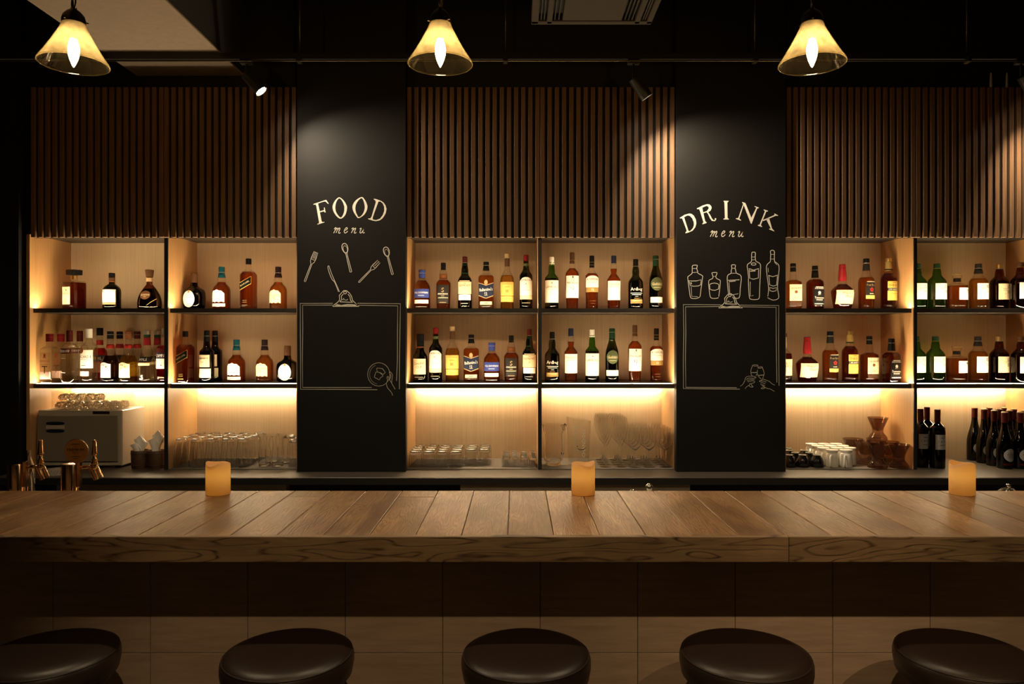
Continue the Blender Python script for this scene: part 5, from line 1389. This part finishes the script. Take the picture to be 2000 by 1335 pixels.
# ------------------------------------------------------------------ towel warmer corner
x0, x1 = PX(73, 4.10), PX(238, 4.10)
zb = Z_C + 0.0005
zt = PZ(801, 4.10)
t = place('towel_warmer', 'cream enamel towel warmer cabinet at the left end of the back counter', 'towel warmer', ((x0 + x1) / 2, 4.22, Z_C))
box('body', 'enamel', t, x0, x1, 4.106, 4.35, zb + 0.014, zt, c=0.004)
d = box('door', 'enamel_door', t, x0, PX(231, 4.10), 4.096, 4.1055, PZ(901, 4.10), PZ(811, 4.10), c=0.003)
hx0, hx1 = PX(90, 4.095), PX(126, 4.095)
for (a, b_) in ((823, 829.5), (838, 844.5)):
    za, zb2 = PZ(b_, 4.095), PZ(a, 4.095)
    m_ = MB().lathe([(0, 1.0), (0.002, 1.0)], 24, 2.4)
    V = [((v[0] * (hx1 - hx0) / 2) + (hx0 + hx1) / 2, 4.0955 - v[2], v[1] * (zb2 - za) / 2 + (za + zb2) / 2) for v in m_.V]
    link('grip_slot', mesh('grip_slot', V, m_.F, 'navy'), d)
box('grip_plate', 'enamel', d, hx0, hx1, 4.0925, 4.0962, PZ(837.5, 4.095), PZ(830, 4.095), c=0.001)
box('switch_panel', 'ink', t, PX(180, 4.10), PX(213, 4.10), 4.1045, 4.1065, PZ(808.5, 4.10), PZ(802.8, 4.10))
for fx in (x0 + 0.04, x1 - 0.05):
    box('foot', 'ink', t, fx, fx + 0.03, 4.12, 4.34, zb, zb + 0.014)
# clear box of wrapped towels on top
bx0, bx1 = PX(101, 4.13), PX(246, 4.20)
t = place('acrylic_box', 'clear acrylic box on the towel warmer holding wrapped towels', 'box', ((bx0 + bx1) / 2, 4.21, zt))
zz = zt + 0.0006
hz = PZ(763.5, 4.13) - zz
for (a, b_, c_, d_, e, f) in ((bx0, bx1, 4.125, 4.30, zz, zz + 0.003), (bx0, bx1, 4.125, 4.128, zz + 0.003, zz + hz), (bx0, bx1, 4.297, 4.30, zz + 0.003, zz + hz),
                              (bx0, bx0 + 0.003, 4.128, 4.297, zz + 0.003, zz + hz), (bx1 - 0.003, bx1, 4.128, 4.297, zz + 0.003, zz + hz)):
    box('wall_sheet' if e > zz else 'base_sheet', 'acrylic', t, a, b_, c_, d_, e, f)
rt = random.Random(5)
spots = []
for k in range(7):
    spots.append((bx0 + 0.031 + k * 0.052, 4.167, zz + 0.0035, 0))
for k in range(7):
    spots.append((bx0 + 0.030 + k * 0.052, 4.245, zz + 0.0035, 0))
for k in range(5):
    spots.append((bx0 + 0.034 + k * 0.050, 4.19, zz + 0.0472, 1))
crumple = []
for v in range(4):
    b = MB().lathe([(0.0, 0.014), (0.004, 0.020), (0.011, 0.0225), (0.018, 0.023), (0.026, 0.0225), (0.034, 0.020), (0.040, 0.014), (0.043, 0.006)], 26, 3.0, 1.5)
    V = []
    for x, y, z in b.V:
        f_ = 1 + rt.uniform(-0.22, 0.10)
        V.append((x * f_, y * f_, z * (1 + rt.uniform(-0.25, 0.0)) + (0 if z < 0.001 else 0.0)))
    crumple.append(mesh('wrapped_towel', V, b.F, 'wrap'))
for i, (X, Y, Z, lv) in enumerate(spots):
    link('wrapped_towel', crumple[i % 4], None, loc=(X, Y, Z), label='crumpled film-wrapped hand towel inside the clear acrylic box', cat='towel', group='wrapped towels in the acrylic box')
# napkin pots
pot = MB().lathe([(0.0, 0.041), (0.004, 0.0425), (0.05, 0.0445), (0.096, 0.0455), (0.098, 0.044), (0.094, 0.042), (0.012, 0.039)], 28).mesh('napkin_pot', 'pot_wood', True, 40)
band = MB().tube([(cos(2 * pi * i / 28) * 0.0455, sin(2 * pi * i / 28) * 0.0455, 0.018) for i in range(28)], 0.0018, 5, True)
band.tube([(cos(2 * pi * i / 28) * 0.0462, sin(2 * pi * i / 28) * 0.0462, 0.082) for i in range(28)], 0.0018, 5, True)
band = band.mesh('hoop', 'pot_wood', True)
for k, (px, Y, lab) in enumerate(((273, 4.13, 'dark wooden napkin pot nearer the towel warmer'), (305, 4.125, 'dark wooden napkin pot nearer the highball glasses'))):
    X = PX(px, Y)
    t = thing('napkin_pot', lab, 'pot', (X, Y, Z_C + 0.0006), 0, 'wooden napkin pots')
    link('body', pot, t); link('hoop', band, t)
    rn = random.Random(11 + k)
    for q in range(3):
        a = (-0.5, 0.15, 0.6)[q] + (0.25 if k else -0.15)
        hh = (0.125, 0.165, 0.145)[q] + 0.03 * k
        V, Fc = [], []
        nu, nv = 6, 6
        for i in range(nu + 1):
            for j in range(nv + 1):
                u, v = i / nu - 0.5, j / nv
                wd = 0.024 + 0.075 * max(0.0, v - 0.66)
                x = u * 2 * wd * 0.62 + sin(a) * 0.080 * max(0.0, v - 0.66)
                y = -0.016 + q * 0.014 + 0.006 * sin(u * 7 + q) * max(0.0, v - 0.3) + rn.uniform(-0.002, 0.002)
                z = 0.014 + v * hh * (1 - 0.35 * abs(u) * (1 + 0.4 * sin(3 * u + q)))
                V.append((x, y, z))
        n0 = len(V)
        V += [(x, y + 0.006, z - 0.001) for x, y, z in V]
        for i in range(nu):
            for j in range(nv):
                p = i * (nv + 1) + j
                Fc.append((p, p + nv + 1, p + nv + 2, p + 1)); Fc.append((p + n0, p + 1 + n0, p + nv + 2 + n0, p + nv + 1 + n0))
        rim = [i * (nv + 1) for i in range(nu + 1)] + [nu * (nv + 1) + j for j in range(1, nv + 1)] + [i * (nv + 1) + nv for i in range(nu - 1, -1, -1)] + [j for j in range(nv - 1, 0, -1)]
        for p, p2 in zip(rim, rim[1:] + rim[:1]): Fc.append((p, p2, p2 + n0, p + n0))
        me = mesh('napkin', V, Fc, 'napkin', True, 60)
        link('napkin', me, None, loc=(X, Y, Z_C + 0.0006), label=f'folded white napkin standing in the wooden pot nearer the {"highball glasses" if k else "towel warmer"}', cat='napkin', group=f'napkins in the pot nearer the {"glasses" if k else "warmer"}')
# paper coasters with a scalloped edge on the counter front
Yk = 3.93
sc_ = MB().lathe([(0.0, 0.049), (0.0055, 0.049)], 48)
for k in range(5):
    V = []
    for i_, (x, y, z) in enumerate(sc_.V):
        f_ = 1 + 0.03 * (1 if i_ % 2 else -1)
        V.append((x * f_, y * f_, z))
    link('paper_coaster', mesh('paper_coaster', V, sc_.F, 'paper'), None, loc=(PX(110, Yk) + 0.001 * k, Yk, Z_C + 0.0006 + k * 0.0058), rz=0.3 * k, label='scallop-edged paper coaster in the stack behind the beer taps', cat='coaster', group='stack of paper coasters')

# ------------------------------------------------------------------ work counter behind the bar, beer taps, sink fittings
t = place('work_counter', 'stainless steel work counter hidden behind the bar', 'counter', (0, 2.86, 0))
box('worktop', 'steel', t, -2.2, 2.2, 2.70, 3.04, 0.80, 0.83, c=0.002)
box('cabinet', 'lip_black', t, -2.2, 2.2, 2.71, 3.0, 0.0, 0.799)
YTAP = 2.90
ZW = 0.8306
sT = YTAP / F
def TX(px): return PX(px, YTAP)
def TZ(py): return PZ(py, YTAP)
def beer_tap(px0, dpx, label, medal):
    cx = px0
    t = place('beer_tap', label, 'beer tap', (TX(cx), YTAP, ZW), 'brass beer taps')
    R = 15.3 * sT
    X = TX(cx)
    def at(dx, py, dy=0.0): return (X + dx * sT, YTAP + dy, TZ(py))
    b = MB().lathe([(ZW, R * 1.25), (ZW + 0.012, R * 1.25), (ZW + 0.014, R), (TZ(906.5), R), (TZ(905), R - 0.002)], 36, ctr=(X, YTAP))
    b.put('tower', 'brass', t, True, 40)
    box('mount_plate', 'brass', t, X + 15.6 * sT, X + 21.5 * sT, YTAP - 0.009, YTAP + 0.009, TZ(950), TZ(900.5), c=0.001)
    b = MB().tube([at(20, 913), at(34, 911), at(44, 909.5)], [0.0085, 0.0075, 0.0065], 14)
    b.put('shank', 'brass', t, True)
    b = MB().lathe([(TZ(916), 0.010), (TZ(912), 0.0125), (TZ(906), 0.0105), (TZ(903), 0.013), (TZ(900), 0.0085), (TZ(897.5), 0.0115), (TZ(894.5), 0.006), (TZ(887), 0.007)], 20, ctr=(X + 48 * sT, YTAP))
    b.put('valve', 'brass', t, True)
    b = MB().lathe([(TZ(887.5), 0.0115), (TZ(885.5), 0.0125), (TZ(884.5), 0.0105), (TZ(861), 0.0070), (TZ(859), 0.0060)], 20, ctr=(X + 48 * sT, YTAP))
    b.put('lever', 'brass', t, True, 40)
    b = MB().lathe([(-0.007, 0.002), (-0.005, 0.006), (0, 0.0078), (0.005, 0.006), (0.007, 0.002)], 14)
    b.put('knob', 'brass', t, True, loc=at(54, 909, -0.008))
    b = MB().tube([at(42, 912), at(46, 922), at(52, 936.5)], [0.011, 0.0105, 0.0098], 16)
    b.put('spout', 'brass', t, True, 40)
    b = MB().tube([at(47, 912, 0.018), at(52, 921, 0.018), at(58, 933.5, 0.018)], [0.006, 0.0056, 0.005], 12)
    b.put('foam_spout', 'brass', t, True, 40)
    if medal:
        mz = TZ(880); mx = X + 14.5 * sT; r = 22.8 * sT
        b = MB()
        b.tube([(mx, YTAP - 0.0, mz), (mx, YTAP - 0.010, mz)], [r, r], 40)
        md = b.put('medallion', 'medal', t, True, 40)
        b = MB().tube([(mx + cos(2 * pi * i / 40) * r, YTAP - 0.006, mz + sin(2 * pi * i / 40) * r) for i in range(40)], 0.0022, 6, True)
        b.put('medallion_rim', 'brass', md, True)
        MB().tube([(mx, YTAP - 0.004, mz - r), (mx, YTAP, TZ(906))], 0.006, 10).put('medallion_stem', 'brass', t, True)
        for s, dz, size in (('THE', 8.2, 2.2), ('PREMIUM', 3.0, 5.6), ("MALT'S", -3.2, 2.8), ('▬▬▬▬▬', 14, 1.0), ('▬▬▬▬▬▬', -10, 0.8), ('▬▬▬▬', -14, 0.8)):
            tv, tf, tw = text_mesh(s)
            sz = size * sT
            sx = min(sz, 33 * sT / tw)
            V = [(mx + x * sx, YTAP - 0.0112, mz + dz * sT + y * sz) for x, y in tv]
            link('lettering', mesh('lettering', V, tf, 'ink'), md)
beer_tap(31.3, 0, 'brass beer tap tower at the far left behind the bar', False)
beer_tap(136.5, 0, 'brass beer tap tower topped by a round amber medallion', True)
# metal bottle beside the first tap
b = MB().lathe([(0, 0.020), (0.003, 0.0215), (0.22, 0.0215), (0.26, 0.018), (0.285, 0.009), (0.30, 0.008), (0.305, 0.0095), (0.318, 0.0095)], 24)
o = b.put('metal_bottle', 'chrome', None, True, 40, loc=(PX(56.5, 2.99), 2.99, ZW - 0.055 + 0.055), label='slim steel bottle just behind the far left beer tap', cat='bottle')
# sink tap heads that peep over the bar
t = thing('sink_tap', 'chrome tap head with spout rising over the bar at the far right', 'tap', (PX(1970, 2.98), 2.98, ZW))
zz = PZ(945, 2.98) - ZW
MB().lathe([(0, 0.022), (0.01, 0.022), (0.012, 0.012), (zz - 0.03, 0.012), (zz - 0.014, 0.005), (zz - 0.008, 0.010), (zz - 0.002, 0.009), (zz, 0.004)], 20).put('stem', 'chrome', t, True, 50)
MB().tube([(-0.045, 0, zz - 0.030), (-0.025, 0, zz - 0.018), (0.0, 0, zz - 0.014), (0.018, 0, zz - 0.018), (0.035, 0, zz - 0.034)], 0.004, 10).put('spout', 'chrome', t, True)
t = thing('sink_tap', 'round chrome tap knob rising over the bar right of the middle candle', 'tap', (PX(1268, 2.95), 2.95, ZW))
zz = PZ(951, 2.95) - ZW
MB().lathe([(0, 0.020), (0.01, 0.020), (0.012, 0.008), (zz - 0.014, 0.007)], 16).put('stem', 'chrome', t, True, 50)
MB().lathe([(zz - 0.014, 0.006), (zz - 0.009, 0.013), (zz, 0.0145), (zz + 0.009, 0.013), (zz + 0.014, 0.005)], 20).put('knob', 'chrome', t, True)
t = thing('sink_tap', 'small chrome valve top barely showing over the bar beside the round knob', 'tap', (PX(1236, 2.95), 2.95, ZW))
zz = PZ(958, 2.95) - ZW
MB().lathe([(0, 0.016), (0.01, 0.016), (0.012, 0.007), (zz - 0.01, 0.007), (zz - 0.006, 0.011), (zz + 0.002, 0.011), (zz + 0.006, 0.006)], 16).put('stem', 'chrome', t, True, 50)
